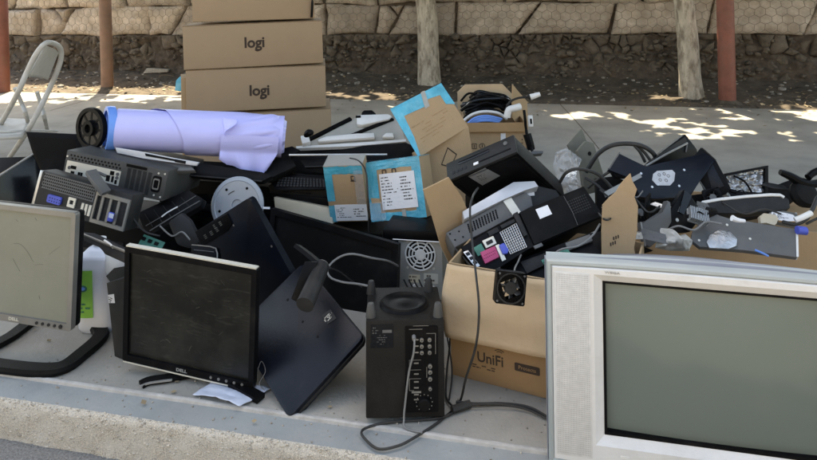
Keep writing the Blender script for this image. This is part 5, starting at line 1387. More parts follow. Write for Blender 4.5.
for cx_, cz_, k in ((-.115, .022, 0), (-.075, .022, 1), (-.105, -.022, 1), (-.065, -.028, 0)):
    if k: ring(b, circ(cx_, cz_, .015, 18), circ(cx_, cz_, .012, 18), -.0014, -.0003)
    else: ring(b, rect(cx_-.012, cx_+.012, cz_-.014, cz_+.014), rect(cx_-.009, cx_+.009, cz_-.011, cz_+.011), -.0014, -.0003)
    box(b, cx_-.002, cx_+.002, -.0014, -.0003, cz_-.008, cz_+.008)
part('handling_mark', b, Mt['ink'], fw)
b = nb(); print_lines(b, .09, .14, -.03, .06, 5, y=-.0012); part('print', b, Mt['ink'], fw)
rc = random.Random(21)
for k in range(15):
    b = nb()
    y = 93 + 2.4*(k % 9) + rc.uniform(-1, 1); Z = 3.50 - .018*(k % 9) - (.05 if k > 8 else 0)
    x0 = rc.uniform(461, 474); x1 = rc.uniform(500, 515)
    tube(b, [at(x0, y+rc.uniform(3, 8), Z), at(x0+8, y+rc.uniform(-2, 3), Z-.03), at((x0+x1)/2, y+rc.uniform(-3, 2), Z-.04), at(x1-6, y+rc.uniform(-1, 4), Z-.02), at(x1, y+rc.uniform(4, 10), Z)], rc.uniform(.006, .011), n=8, sub=5)
    solo('coiled_cable', b, Mt['black' if k % 3 else 'black_gloss'], T(0, 0, 0), 'black cable coiled with the others in the open carton behind the heap', 'cable', 'black cables coiled in the carton', smooth=True)
b = nb(); tube(b, [at(462, 122, 3.3), at(472, 114.5, 3.3), at(484, 111.5, 3.3), at(498, 113, 3.3), at(507, 119, 3.3)], .0075, n=8)
solo('white_cable', b, Mt['white_plastic'], T(0, 0, 0), 'white cable arching over the blue one in the carton of cables', 'cable')
b = nb()
for k in range(4): tube(b, [at(468+k*2, 123, 3.28), at(476+k, 117.5+k*1.2, 3.27), at(488, 116+k*1.5, 3.27), at(502-k, 119+k, 3.28)], .006, n=8)
solo('blue_cable', b, Mt['blue_plastic'], T(0, 0, 0), 'blue cable coil at the front of the carton of cables', 'cable')
b = nb(); tube(b, [at(507, 117, 3.24), at(509, 110, 3.24), at(515, 108, 3.24), at(520, 106.5, 3.25)], .018, n=12, sub=4)
solo('white_plug', b, Mt['white_plastic'], T(0, 0, 0), 'chunky white plug at the corner of the carton of cables', 'plug')
b = nb(); tube(b, [at(509, 118, 3.28), at(506, 110, 3.27), at(510, 102, 3.26), at(518, 98, 3.25), at(528, 97, 3.24)], .006, n=8)
tube(b, [at(528, 97.3, 3.24), at(533, 96, 3.24), at(539, 94.5, 3.24)], .014, n=10, sub=3, rf=lambda u: 1-.35*u)
t = solo('connector_lead', b, Mt['dark_grey'], T(0, 0, 0), 'dark lead ending over the edge of the carton of cables', 'cable')
b = nb(); tube(b, [at(530.5, 97, 3.22), at(535, 95.6, 3.22), at(540, 94, 3.22)], .0155, n=10, sub=3, rf=lambda u: 1-.3*u); part('plug', b, Mt['white_plastic'], t)
b = nb(); tube(b, [at(524, 110, 3.2), at(525, 118, 3.19), at(526, 128, 3.19), at(528, 140, 3.17), at(532, 150, 3.15), at(533, 156, 3.14)], .007, n=8); tube(b, [at(527, 134, 3.18), at(530, 144, 3.17), at(531, 149, 3.17)], .02, n=10, sub=3)
solo('power_lead', b, Mt['black'], T(0, 0, 0), 'black power lead hanging down outside the carton of cables', 'cable')
Mk = fr(531, 121, 3.22, 10, 10, 0)
t = thing('wall_plug', 'small white wall plug with a dark slot beside the carton of cables', 'plug', Mk)
b = nb(); box(b, -.012, .012, 0, .02, -.028, .028, bev=.004); part('case', b, Mt['white_plastic'], t)
b = nb(); box(b, -.005, .005, -.0015, .001, -.014, .012); part('slot', b, Mt['black'], t)
b = nb(); prism(b, [(-.035, 0), (.03, .005), (.035, .018), (-.02, .02)], 0, .05, bev=.004); 
solo('small_connector', b, Mt['mid_grey'], fr(537, 154.5, 3.12, 0, 30, 0), 'grey connector lying below the small white wall plug', 'connector')

# ================================================================== stacked cartons
def big_carton(key, label, w=None):
    if isinstance(key, str): M, w, d, h = pose(key)
    else: M, w, h = key
    d = .42
    t = thing('stacked_carton', label, 'carton', M, 'cartons stacked on the pavement')
    b = nb(); box(b, -w/2, w/2, 0, d, -h/2+.002, h/2-.002, bev=.003, seg=2); part('carton_body', b, Mt['card_logi'], t)
    b = nb()
    for s_ in (-1, 1): tube(b, [(-w/2+.002, -.0008, s_*(h/2-.0045)), (0, -.0012, s_*(h/2-.0035)), (w/2-.002, -.0008, s_*(h/2-.0045))], .0022, n=5)
    part('flap_edge', b, Mt['card_edge'], t)
    return t, M, w, h
t, M, w, h = big_carton('logi_top', 'topmost brown carton of the stack, cut off by the top of the photo')
b = nb(); tube(b, [(w/2-.02, -.006, -h/2+.01), (w/2-.012, -.012, 0), (w/2-.015, -.006, h/2)], .01, sub=5, prof=[(-.012, -.002), (.012, -.002), (.012, .002), (-.012, .002)]); part('strap', b, Mt['black'], t)
for key, lab, dz in (('logi_mid', 'second brown carton from the top of the stack, printed with a dark word', .0), ('logi_low', 'third brown carton down in the stack, printed with a word, on the lowest one', .0)):
    t, M, w, h = big_carton(key, lab)
    tx = trace(M, [(254.5, 43.5)] if key == 'logi_mid' else [(259.5, 91.5)])[0]
    text('lettering', 'logi', .102, T(tx[0], -.0018, tx[1]+.006), Mt['ink'], t, bold=.0028, wide=.98)
    b = nb(); tube(b, [(tx[0]+.020+.019*cos(a), -.0018, tx[1]-.037+.014*sin(a)) for a in (radians(200), radians(235), radians(270), radians(305), radians(340))], .0038, n=5, sub=3); part('logo_smile', b, Mt['ink'], t)
pl = at(259, 124, 4.46)
hz = .335
Mlow = frame(Vector((pl.x, pl.y, hz/2+.001)), 8, 0, -.6)
t, M, w, h = big_carton((Mlow, 1.0, hz), 'lowest brown carton of the stack, mostly behind the paper roll')
p = at(180, 83, 4.5)
b = nb(); prism(b, [(-.035, -.05), (.02, -.06), (.035, .0), (.0, .05), (-.03, .02)], 0, .02, bev=.004)
solo('plastic_scrap', b, Mt['teal_tape'], frame(p, 0, 10, 0), 'scrap of teal plastic stuck to the side of the stacked cartons', 'scrap')
p = ground(178, 104)
Mn = frame(at(181, 88, 4.62), -70, 0, 0)
b = nb(); box(b, -.01, .22, 0, .08, -at(181, 88, 4.62).z+.001, .10, bev=.002)
solo('narrow_carton', b, Mt['card'], Mn, 'narrow brown carton edge beside the stacked cartons, next to the teal scrap', 'carton')

# ================================================================== folding chair
Mc = wf(-4.35, 4.28, 0, 62)
t = thing('folding_chair', 'off white folding chair standing on the pavement in front of the red post', 'chair', Mc)
def world_tube(bm, pts, r, n=10, sub=5, **k):
    Mi_ = Mc.inverted(); tube(bm, [Mi_ @ Vector(p) for p in pts], r, n=n, sub=sub, **k)
ZC = 4.3
# front legs run up into the back frame; rear legs cross them
tl, tr = at(45.5, 43.5, 4.15), at(61, 46, 4.5)
b = nb()
fl0 = ground(-6, 168); fr0 = ground(8, 163)
world_tube(b, [ground(-14, 150), at(14, 100, 4.15), at(27, 72, 4.1), at(36, 54, 4.1), at(45, 43.5, 4.12), at(53, 43, 4.2), at(60, 48, 4.3), at(61, 58, 4.34), at(56, 74, 4.34), at(45, 98, 4.32), at(28, 130, 4.28), ground(9, 158)], .017, n=12)
part('back_frame', b, Mt['chair_white'], t)
b = nb(); world_tube(b, [at(15, 88, 4.3), at(22, 104, 4.36), at(27, 118, 4.4), ground(31, 137)], .014); part('leg', b, Mt['chair_white'], t)
b = nb(); world_tube(b, [at(37, 92, 4.5), at(42, 108, 4.54), at(45, 120, 4.56), ground(48, 133)], .014); part('leg', b, Mt['chair_white'], t)
b = nb()
P4 = [at(29, 77, 4.12), at(48, 80, 4.34), at(58.5, 53, 4.36), at(46, 46, 4.14)]
Mi_ = Mc.inverted()
def back(u, v):
    a = P4[0].lerp(P4[1], u); c = P4[3].lerp(P4[2], u); q = a.lerp(c, v); return Mi_ @ (q + FORWARD*(.03*sin(pi*u)))
sheet(b, back, 10, 10); o = part('backrest', b, Mt['chair_white'], t, ang=60); sm = o.modifiers.new('thickness', 'SOLIDIFY'); sm.thickness = .012
b = nb()
S4 = [at(-22, 137, 4.05), at(22, 135, 4.15), at(33, 119, 4.6), at(-12, 117, 4.6)]
def seat(u, v):
    a = S4[0].lerp(S4[1], u); c = S4[3].lerp(S4[2], u); return Mi_ @ (a.lerp(c, v) - UP*(.012*sin(pi*u)*sin(pi*v)))
sheet(b, seat, 10, 10); o = part('seat', b, Mt['chair_white'], t, ang=60); sm = o.modifiers.new('thickness', 'SOLIDIFY'); sm.thickness = .025
b = nb(); world_tube(b, [at(-2, 132, 4.2), at(22, 131, 4.26), at(57, 131, 4.5)], .009); part('stretcher', b, Mt['chair_white'], t)
b = nb(); world_tube(b, [at(29, 131, 4.4), at(47, 132, 4.55)], .009); part('stretcher', b, Mt['chair_white'], t)

# ================================================================== the heap, television end
def plate(name, label, cat, M, pts, th, m, group=None, bev=.003):
    t = thing(name, label, cat, M, group)
    b = nb(); prism(b, trace(M, pts), 0, th, bev=bev); part('plate', b, Mt[m], t)
    return t
def sub_plate(t, M, name, pts, y0, y1, m, bev=0):
    b = nb(); prism(b, trace(M, pts), y0, y1, bev=bev); return part(name, b, Mt[m], t)
def strip(t, M, name, pts, r, m, y=-.001):
    b = nb(); tube(b, [(x, y, z) for x, z in trace(M, pts)], r, n=6, sub=1); return part(name, b, Mt[m], t)
def dots(t, M, name, pts, r, m, y=-.002):
    b = nb(); screw_dots(b, trace(M, pts), r, y); return part(name, b, Mt[m], t)
# brown card base that the hardware lies on
t = thing('brown_carton', 'low brown cardboard carton under the black brackets behind the television', 'carton', fr(720, 300, 2.35, -13, 0, 0))
M = t.matrix_world.copy()
bt = -M.translation.z
b = nb(); box(b, -.34, .62, 0, .006, bt, .27); part('front_wall', b, Mt['card'], t, smooth=False)
b = nb(); box(b, -.34, -.334, .006, .40, bt, .27); part('side_wall', b, Mt['card'], t, smooth=False)
b = nb(); box(b, -.34, .62, .40, .406, bt, .27); part('back_wall', b, Mt['card'], t, smooth=False)
b = nb(); sheet(b, lambda u, v: Vector((-.334+.95*u, .006+.394*v, ((.255) + .02*noise.noise(Vector((u*5, v*3, 0)))+.006*noise.noise(Vector((u*19, v*9, 0)))))), 20, 10); part('lid', b, Mt['card_dark'], t)
# olive plastic covers
M = fr(575, 150, 2.75, 15, 18, 6)
t = plate('plastic_cover', 'olive grey plastic cover standing highest behind the clear bag', 'cover', M, [(567.5, 145), (582, 128.5), (587, 141), (580, 150), (575, 160)], .012, 'olive')
M = fr(590, 165, 2.65, 25, 12, 0)
t = plate('plastic_cover', 'dark olive plastic cover with a round hole between the clear bag and the black bracket', 'cover', M, [(578, 151), (587, 141), (594, 143), (603, 172), (606, 190), (585, 195), (582, 170)], .02, 'olive')
dots(t, M, 'hole', [(589.5, 153.5)], .009, 'black', -.0015)
# clear plastic bag
M = fr(566, 168, 2.5, 0, 20, 0)
b = nb(); P = trace(M, [(553, 165), (556, 152), (566, 148), (577, 155), (581, 160), (576, 168), (562, 177), (566, 185), (580, 189), (592, 203), (590, 212), (572, 205), (560, 190)])
cxp = sum(p[0] for p in P)/len(P); czp = sum(p[1] for p in P)/len(P)
def bagf(u, v):
    k = u*len(P); i = int(k) % len(P); f = k-int(k); a, c = P[i], P[(i+1) % len(P)]
    x, z = a[0]+(c[0]-a[0])*f, a[1]+(c[1]-a[1])*f
    q = Vector((cxp+(x-cxp)*v, 0, czp+(z-czp)*v)); q.y = -.05*(1-v*v) - .025*noise.noise(Vector((q.x*26, q.z*26, 3))) + .02*noise.noise(Vector((q.x*60, q.z*60, 7)))
    return q
sheet(b, bagf, 78, 14); solo('clear_bag', b, Mt['bag'], M, 'crumpled clear plastic bag beside the olive covers above the carton', 'bag', ang=25)
# black bracket with pale hex mark
M = fr(655, 180, 2.32, 8, 36, -6)
t = thing('monitor_bracket', 'black steel monitor bracket with a pale octagonal sticker', 'bracket', M)
b = nb(); prism(b, trace(M, [(608, 170), (619, 153), (646, 167), (660, 163), (705, 153), (716, 160), (700, 181), (690, 197), (655, 199), (640, 197), (632, 178)]), 0, .016, bev=.002); part('plate', b, Mt['navy_gloss'], t)
o = sub_plate(t, M, 'label_sticker', [(653, 174), (657, 171), (672, 170), (675, 173), (674, 181), (670, 185.5), (657, 185.5), (652, 180)], -.0016, -.0002, 'sticker_grey')
b = nb()
for px, py in ((659, 175), (664, 174), (668, 176), (660, 180), (666, 180.5)):
    x, z = trace(M, [(px, py)])[0]; ring(b, circ(x, z, .006, 10), circ(x, z, .004, 10), -.0022, -.0016)
part('print', b, Mt['mid_grey'], o)
dots(t, M, 'screw', [(641, 173.5), (684, 170), (652, 187), (679, 186), (658, 184.5)], .0045, 'silver')
strip(t, M, 'edge_strip', [(609, 169), (619.5, 152.5)], .0025, 'mid_grey')
# triangular black panel with a silver edge
M = fr(678, 155, 2.5, 20, 14, -20)
t = plate('plastic_cover', 'black pointed panel with a silver edge rising behind the pale-stickered bracket', 'cover', M, [(645, 167), (661, 153), (685.5, 134), (697, 149), (700, 165), (670, 172)], .02, 'black')
strip(t, M, 'silver_edge', [(645.5, 166), (665, 154.5), (687, 143)], .0042, 'silver', -.002)
sub_plate(t, M, 'inner_face', [(650, 162), (668, 148), (685, 137), (687, 141), (668, 152)], -.001, .002, 'dark_grey')
strip(t, M, 'silver_edge', [(687, 143), (685.5, 152)], .003, 'mid_grey', -.002)
# black arm
M = fr(712, 170, 2.38, -20, 25, 30)
t = plate('monitor_support', 'long black monitor support sloping down from the pointed panel', 'support', M, [(694, 156), (701, 147), (716, 160), (731, 188), (727, 193), (709, 199), (700, 180)], .035, 'black')
strip(t, M, 'edge_strip', [(698, 179), (704, 188), (710, 199)], .003, 'mid_grey')
strip(t, M, 'edge_strip', [(702, 148), (716, 160.5)], .0025, 'dark_grey')
sub_plate(t, M, 'inset_panel', [(703, 158), (712, 163), (724, 186), (712, 191)], -.003, -.0002, 'navy_gloss', .001)
# frame with crumpled metal foil
M = fr(745, 181, 2.5, 8, 18, -3)
t = thing('drive_tray', 'square dark frame holding crinkled shiny metal behind the white edged bar', 'drive tray', M)
P = trace(M, [(722, 174), (767, 165.5), (767, 195), (728, 198)])
Q = trace(M, [(725, 176), (764, 168.5), (764, 194), (731, 196.5)])
b = nb(); ring(b, P, Q, -.008, .015); part('frame', b, Mt['black'], t)
b = nb()
sheet(b, lambda u, v: Vector((lp(lp(Q[0], Q[1], u), lp(Q[3], Q[2], u), v)[0], .006+.01*noise.noise(Vector((u*7, v*5, 2)))+.006*noise.noise(Vector((u*18, v*14, 5))), lp(lp(Q[0], Q[1], u), lp(Q[3], Q[2], u), v)[1])), 40, 26)
part('metal_plate', b, Mt['mirror_metal'], t, ang=25)
b = nb(); tube(b, [(x, -.006, z) for x, z in trace(M, [(733, 176), (743, 181), (749, 189), (752, 196)])], .004, n=7); part('wire', b, Mt['black'], t)
# black blocks behind
M = fr(775, 185, 2.55, -20, 30, 10)
t = plate('plastic_cover', 'dark block behind the shiny framed tray and the white edged bar', 'cover', M, [(764, 180), (776, 186), (800, 176), (806, 192), (790, 203), (766, 200)], .05, 'black_soft')
# rounded bar with white edge
M = fr(745, 204, 2.2, -6, 40, -4)
t = thing('soundbar', 'rounded black bar with a white edge lying across the brackets', 'soundbar', M)
b = nb(); prism(b, trace(M, [(698, 206), (702, 201), (740, 196.5), (780, 195), (789, 198), (791, 207), (786, 210.5), (740, 213), (702, 214.5)]), 0, .045, bev=.007); part('body_shell', b, Mt['dark_grey'], t)
strip(t, M, 'white_edge', [(698, 208), (703, 202.5), (720, 199.5), (745, 196.8), (770, 195), (780, 195.3), (784, 197.5)], .0055, 'white_plastic', -.001)
# grey stand plate with a silver hexagon
M, w, d, h = pose('grey_plate')
M = fr(745, 236, 2.06, -10, 48, 4)
t = thing('stand_plate', 'flat grey stand plate with a silver hexagonal pivot and white end', 'stand plate', M)
b = nb(); prism(b, trace(M, [(692, 232), (700, 222), (717, 214), (728, 219), (797, 229), (797.5, 257.5), (744, 250), (700, 247), (691, 240)]), 0, .02, bev=.003); part('plate', b, Mt['mid_grey'], t)
o = sub_plate(t, M, 'pivot', [(706, 243), (709, 236), (719, 230.5), (729, 232), (737, 240), (736, 247), (728, 250), (709, 249)], -.008, -.0002, 'mirror_metal', .002)
dots(t, M, 'screw', [(727, 225), (750, 239), (699, 240.5), (722, 233), (716, 245)], .004, 'io_plate')
b = nb(); prism(b, trace(M, [(795.8, 230), (798, 230.3), (798.6, 257), (796.4, 256.8)]), -.0015, .021); part('end_cap', b, Mt['white_plastic'], t)
# V shaped bracket
M = fr(684, 210, 2.16, 12, 26, 0)
t = plate('stand_bracket', 'black angled bracket with silver screws over the crumpled rag', 'bracket', M, [(666, 217), (684, 189), (691, 196), (703, 212), (696, 224), (690, 232), (679, 233), (671, 226)], .03, 'black')
dots(t, M, 'screw', [(677, 220), (694, 221.5)], .006, 'silver')
strip(t, M, 'edge_strip', [(686, 192), (681, 204), (678, 212)], .002, 'mid_grey')
sub_plate(t, M, 'fold', [(684, 190), (691, 196), (683, 215), (678, 212)], -.006, 0, 'black_gloss')
# grey moulded foot
M = fr(656, 225, 2.12, 10, 24, -8)
t = plate('stand_pedestal', 'grey moulded plastic foot curling up behind the torn carton flap', 'stand foot', M, [(640, 222), (650, 222), (664, 213), (667, 200), (671, 202), (672, 222), (664, 236), (650, 248), (645, 244)], .03, 'mid_grey', bev=.005)
strip(t, M, 'edge_strip', [(640.5, 222), (645, 246)], .004, 'silver_dark', -.001)
# rag / crumpled packing
M = fr(673, 239, 2.04, 0, 20, 0)
P = trace(M, [(656, 248), (657, 238), (663, 228), (671, 229), (677, 236), (686, 234), (692, 240), (690, 251), (670, 251)])
cxp = sum(p[0] for p in P)/len(P); czp = sum(p[1] for p in P)/len(P)
b = nb(); sheet(b, bagf, 70, 16); solo('packing_rag', b, Mt['rag'], M, 'crumpled pale grey rag by the stand plate above the television', 'rag', ang=35)
# dark filler pieces deep in the heap
M = fr(630, 215, 2.45, -5, 20, 5)
t = plate('plastic_cover', 'dark screen cover in shade behind the torn flap', 'cover', M, [(596, 178), (615, 176), (640, 188), (690, 196), (690, 240), (640, 255), (598, 235)], .04, 'black_soft')
M = fr(735, 214, 2.4, -8, 35, 0)
t = plate('plastic_cover', 'dark screen cover under the shiny framed tray', 'cover', M, [(690, 195), (730, 190), (770, 193), (772, 214), (735, 221), (700, 228)], .04, 'black')
# headset and leads at the edge of the photo
M = fr(800, 190, 2.3, 10, 30, 0)
t = thing('headset', 'black headset at the edge of the brown carton', 'headset', M)
b = nb(); tube(b, [(x, 0, z) for x, z in trace(M, [(780, 172), (790, 176), (800, 181.5), (812, 184), (830, 180)])], .013, n=10, rf=lambda u: .8+.5*sin(pi*u)); part('headband', b, Mt['black'], t)
b = nb(); lathe(b, [(.045, .02), (.05, 0), (.04, -.018), (.02, -.022), (0, -.02)], M=T(*[(q[0], .01, q[1]) for q in trace(M, [(806, 193)])][0]), n=24); part('ear_cup', b, Mt['black_soft'], t)
b = nb(); tube(b, [(x, -.01, z) for x, z in trace(M, [(806, 178), (812, 173), (826, 168)])], .012, n=10); part('arm', b, Mt['black'], t)
b = nb(); tube(b, [at(783, 222, 2.1), at(795, 224, 2.1), at(806, 219, 2.1), at(813, 208, 2.12), at(819, 196, 2.16), at(832, 190, 2.2)], .0065, n=8)
tube(b, [at(806, 224, 2.1), at(816, 219, 2.1), at(830, 214, 2.12)], .004, n=8)
solo('black_lead', b, Mt['cable'], T(0, 0, 0), 'thick black lead curving over the brown carton below the headset', 'cable')
b = nb(); tube(b, [at(795, 220, 2.07), at(803, 217, 2.07), at(811, 213, 2.08)], .009, n=10, sub=3); solo('white_plug', b, Mt['white_plastic'], T(0, 0, 0), 'white plug lying on the thick black lead', 'plug')
M = fr(769, 219, 2.12, 0, 35, 0)
t = plate('small_connector', 'small beige plastic connector on the brown carton', 'connector', M, [(760, 216), (764, 213), (776, 214.5), (779, 219), (776, 223), (775, 226), (766, 222), (761, 224)], .02, 'beige_bit', bev=.002)
b = nb(); tube(b, [at(778, 221, 2.12), at(786, 222, 2.11), at(796, 222, 2.1)], .003, n=6); solo('brown_lead', b, Mt['card_dark'], T(0, 0, 0), 'short brown lead from the beige connector', 'cable')
b = nb(); tube(b, [at(797, 230, 2.04), at(802, 230.5, 2.04), at(806, 231, 2.04)], .013, n=12, sub=3); solo('bottle_cap', b, Mt['vga_blue'], T(0, 0, 0), 'small blue plastic cap next to the white-ended stand plate', 'cap')
b = nb(); tube(b, [at(732, 218, 2.0), at(737, 220, 2.0), at(745, 221, 2.0)], .01, n=8, sub=3, rf=lambda u: 1-.5*u); solo('plastic_scrap', b, Mt['label_white'], T(0, 0, 0), 'scrap of white plastic on top of the grey stand plate', 'scrap')
b = nb(); tube(b, [at(755, 250, 1.98), at(762, 253, 1.97), at(768, 256, 1.97)], .0035, n=8, sub=3); solo('blue_plug', b, Mt['blue_plastic'], T(0, 0, 0), 'pale blue plug tip under the grey stand plate', 'plug')
# arching cables
b = nb(); tube(b, [at(586, 172, 2.55), at(597, 155, 2.53), at(610, 146, 2.52), at(625, 143.5, 2.52), at(641, 145.5, 2.5), at(652, 152, 2.5), at(657, 160, 2.5)], .009, n=9, sub=7)
tube(b, [at(633, 144, 2.51), at(640, 152, 2.5), at(645, 162, 2.5)], .006, n=8)
tube(b, [at(635, 144.5, 2.52), at(644, 152, 2.51), at(650, 160, 2.5)], .006, n=8)
solo('arched_cable', b, Mt['cable'], T(0, 0, 0), 'thick black cable arching above the brackets against the pavement', 'cable')
b = nb(); tube(b, [at(560, 182, 2.36), at(566, 173, 2.34), at(576, 169, 2.33), at(590, 171, 2.32), at(600, 176, 2.32), at(611, 187, 2.32), at(616, 196, 2.3)], .006, n=8, sub=6)
tube(b, [at(588, 188, 2.4), at(600, 178, 2.38), at(612, 171, 2.37), at(625, 172, 2.36)], .005, n=8, sub=6)
tube(b, [at(585, 178, 2.4), at(596, 184, 2.37), at(606, 192, 2.34), at(618, 190, 2.32), at(632, 178, 2.33)], .005, n=8, sub=6)
solo('tangled_cable', b, Mt['cable'], T(0, 0, 0), 'tangle of black cable between the clear bag and the torn flap', 'cable')
b = nb(); prism(b, trace(fr(610, 182, 2.3, 0, 30, -25), [(604, 192), (640, 173), (642, 177), (606, 197)]), 0, .012)
solo('metal_bracket', b, Mt['silver_dark'], fr(610, 182, 2.3, 0, 30, -25), 'narrow grey metal bar behind the torn carton flap', 'bracket')

# ---- loose scraps and leads among the brackets
rs = random.Random(31)
SCR = [(612, 205, 2.2), (625, 222, 2.12), (634, 236, 2.05), (648, 206, 2.2), (622, 198, 2.28), (652, 236, 2.05), (676, 205, 2.2), (703, 206, 2.2), (712, 210, 2.14), (690, 216, 2.1), (720, 190, 2.42), (733, 191, 2.38),
       (662, 206, 2.2), (776, 186, 2.4), (627, 182, 2.34)]
for k, (px, py, Z) in enumerate(SCR):
    M = fr(px, py, Z-.02, rs.uniform(-40, 40), rs.uniform(0, 60), rs.uniform(-60, 60))
    L_, W_ = rs.uniform(.02, .05), rs.uniform(.006, .016)
    b = nb()
    kind = (0, 2, 0, 1, 2)[k % 5]
    if kind == 0:                                                    # folded bracket
        prism(b, [(-L_, -W_), (L_, -W_), (L_*.8, W_), (-L_*.6, W_*1.2)], 0, .003); box(b, -L_*.6, L_*.8, .0031, .022, W_-.003, W_)
        for q in (-.5, .1, .6): cyl(b, (q*L_, .001, 0), (q*L_, -.0015, 0), .0028, n=8)
        m_, lab, nm = ('silver', 'mid_grey')[k % 2], 'small folded metal bracket lying among the black monitor brackets', 'small_bracket'
    elif kind == 1:                                                  # chipped plastic shard
        prism(b, [(-L_, -W_*1.4), (-L_*.2, -W_*1.8), (L_, -W_*.4), (L_*.5, W_*1.6), (-L_*.7, W_)], 0, .006, bev=.0012)
        m_, lab, nm = ('black', 'dark_grey', 'mid_grey')[k % 4 % 3], 'small dark plastic shard lying among the black monitor brackets', 'plastic_shard'
    else:                                                            # connector on a short tail
        box(b, -.012, .012, -.004, .008, -.006, .006, bev=.0015); tube(b, [(.011, .002, 0), (.03, -.006, .008), (.05, .004, -.006), (.075, .01, .012)], .0024, n=6)
        m_, lab, nm = ('black', 'cable_grey', 'dark_grey')[(k//3) % 3], 'small plug on a short lead lying among the black monitor brackets', 'small_plug'
    solo(nm, b, Mt[m_], M, lab, nm.split('_')[1], {0: 'folded brackets', 1: 'plastic shards', 2: 'small plugs'}[kind] + ' among the monitor brackets')
LEADS = [([(600, 190, 2.3), (615, 200, 2.22), (632, 196, 2.2), (648, 212, 2.12), (660, 206, 2.16)], 'thin lead snaking behind the torn flap', 'cable'),
         ([(664, 232, 2.06), (678, 226, 2.04), (694, 230, 2.03), (706, 222, 2.05), (722, 224, 2.02)], 'thin grey lead crossing above the crumpled rag', 'cable_grey'),
         ([(716, 198, 2.3), (728, 206, 2.16), (745, 214, 2.12), (764, 209, 2.12), (781, 214, 2.1)], 'thin black lead passing under the white edged bar', 'cable'),
         ([(596, 210, 2.2), (606, 220, 2.0), (618, 214, 2.1), (640, 214, 2.12)], 'thin dark lead drooping beside the torn flap', 'cable'),
         ([(545, 262, 2.0), (560, 250, 1.98), (578, 246, 1.98), (592, 236, 2.02), (600, 224, 2.06)], 'grey lead lying in the shade of the open carton', 'cable_grey'),
         ([(452, 245, 2.16), (462, 256, 2.05), (473, 268, 1.98), (486, 274, 1.95), (500, 268, 1.97)], 'black lead coiled inside the open carton edge', 'cable'),
         ([(160, 226, 2.46), (172, 236, 2.42), (182, 232, 2.4), (190, 240, 2.38)], 'thin grey lead in the hollow by the grey pedestal', 'cable_grey'),
         ([(128, 208, 2.4), (136, 222, 2.4), (146, 232, 2.38), (160, 236, 2.38)], 'thin black lead dangling from the open card slots', 'cable'),
         ([(104, 240, 2.1), (112, 246, 2.1), (118, 256, 2.1), (126, 258, 2.08)], 'thin pale lead at the corner of the dusty monitor', 'white_plastic')]
for P, lab, m_ in LEADS:
    b = nb(); tube(b, [at(*p) for p in P], .0032, n=7, sub=6); solo('thin_lead', b, Mt[m_], T(0, 0, 0), lab, 'cable')
for (px, py, Z, ya, le, ro, lab) in ((560, 262, 1.97, 10, 50, -20, 'green circuit board lying in the shade beside the fan carton'), (150, 246, 2.4, -10, 40, 15, 'green circuit board in the hollow under the dark computers')):
    M = fr(px, py, Z, ya, le, ro); t = thing('circuit_board', lab, 'circuit board', M)
    b = nb(); box(b, -.05, .05, 0, .002, -.03, .03); part('board', b, Mt['pcb_green'], t, smooth=False)
    for q in range(6):
        b = nb(); x, z = -.04+.03*(q % 3), -.015+.03*(q//3); box(b, x-.008, x+.008, -.004, -.0001, z-.006, z+.006); part('chip', b, Mt['black'], t, smooth=False)

# ---- recognisable small parts in the bracket heap
def small_fan(px, py, Z, e, ya, le, ro, lab):
    t = thing('cooling_fan', lab, 'fan', fr(px, py, Z, ya, le, ro))
    b = nb(); ring(b, rrect(-e, e, -e, e, .005, 6), circ(0, 0, e*.88, 28), 0, .022); part('frame', b, Mt['black'], t)
    b = nb(); cyl(b, (0, .002, 0), (0, .02, 0), e*.38, n=20); rt = part('rotor', b, Mt['mid_grey'], t)
    for k in range(7):
        b = nb(); a = 2*pi*k/7
        sheet(b, lambda u, v: Vector((e*(.36+.48*u)*cos(a+.55*v+.18*u), .003+.015*v, e*(.36+.48*u)*sin(a+.55*v+.18*u))), 4, 4)
        o = part('blade', b, Mt['dark_grey'], rt, ang=70); sm = o.modifiers.new('thickness', 'SOLIDIFY'); sm.thickness = .0014
def heat_sink(px, py, Z, w, h, ya, le, ro, lab):
    t = thing('heat_sink', lab, 'heat sink', fr(px, py, Z, ya, le, ro))
    b = nb(); box(b, -w, w, .022, .028, -h, h); part('base_plate', b, Mt['silver'], t, smooth=False)
    b = nb()
    for k in range(11): x = -w+.002+(2*w-.004)*k/10; box(b, x-.0012, x+.0012, 0, .0218, -h, h)
    part('fins', b, Mt['silver'], t, smooth=False)
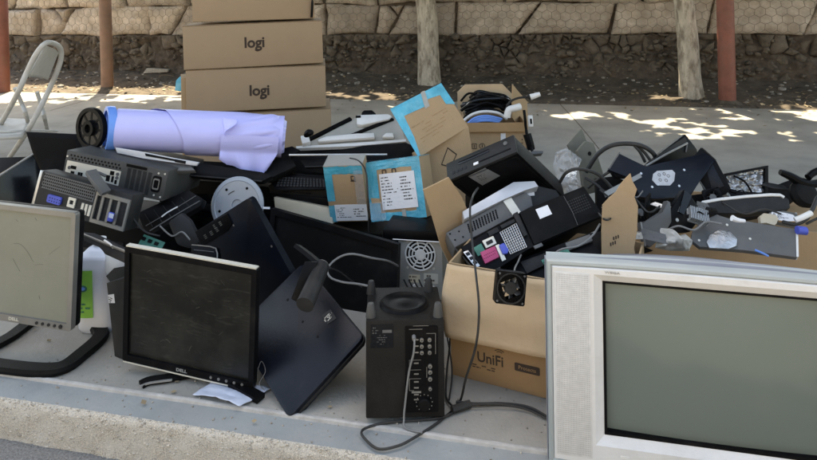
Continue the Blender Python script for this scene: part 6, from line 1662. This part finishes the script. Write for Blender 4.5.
def hard_drive(px, py, Z, w, h, ya, le, ro, lab):
    t = thing('hard_drive', lab, 'drive', fr(px, py, Z, ya, le, ro))
    b = nb(); box(b, -w, w, 0, .022, -h, h, bev=.003); part('case', b, Mt['silver_dark'], t)
    b = nb(); prism(b, rrect(-w*.82, w*.82, -h*.86, h*.55, .01), -.0012, -.0001); lb = part('label_sticker', b, Mt['label_white'], t)
    b = nb(); print_lines(b, -w*.7, w*.6, -h*.7, h*.4, 6, y=-.0018, rng=random.Random(5)); part('print', b, Mt['dark_grey'], lb)
    b = nb(); screw_dots(b, [(sx*w*.9, sz*h*.92) for sx in (-1, 1) for sz in (-1, 1)], .0035, -.001); part('screw', b, Mt['silver'], t)
small_fan(641, 212, 2.24, .034, 20, 35, 15, 'small black fan between the pale-stickered bracket and the grey moulded foot')
small_fan(713, 197, 2.26, .03, -25, 30, -20, 'small black fan against the end of the long black support')
heat_sink(700, 214, 2.07, .03, .022, 15, 45, 25, 'finned silver heat sink above the grey stand plate')
heat_sink(612, 232, 2.3, .03, .03, -10, 30, 0, 'finned silver heat sink in the shade behind the torn flap')
hard_drive(783, 216, 2.16, .042, .026, -20, 60, 10, 'small hard drive with a white label on the brown carton')
hard_drive(578, 218, 2.3, .04, .03, 20, 40, -20, 'small hard drive in the shade below the clear bag')
M = fr(625, 164, 2.45, 15, 25, -10)
t = thing('plastic_cover', 'small dark ribbed cover below the arching cable', 'cover', M)
b = nb(); prism(b, trace(M, [(610, 168), (622, 158), (640, 166), (634, 178), (616, 178)]), 0, .02, bev=.002); part('shell', b, Mt['black_soft'], t)
b = nb()
for k in range(5): tube(b, [(x, -.001, z) for x, z in trace(M, [(614+k*4.2, 166.5-k*.6), (618+k*4, 176-k*.3)])], .0018, n=5, sub=1)
part('rib', b, Mt['dark_grey'], t)
# second crumpled bag between the olive cover and the computers
M = fr(588, 200, 2.36, 0, 20, 0)
P = trace(M, [(566, 185), (578, 186), (590, 198), (597, 214), (586, 222), (576, 206)])
cxp = sum(p[0] for p in P)/len(P); czp = sum(p[1] for p in P)/len(P)
b = nb(); sheet(b, bagf, 60, 14); solo('clear_bag', b, Mt['bag'], M, 'twist of clear plastic bag trailing down behind the black perforated cover', 'bag', ang=25)
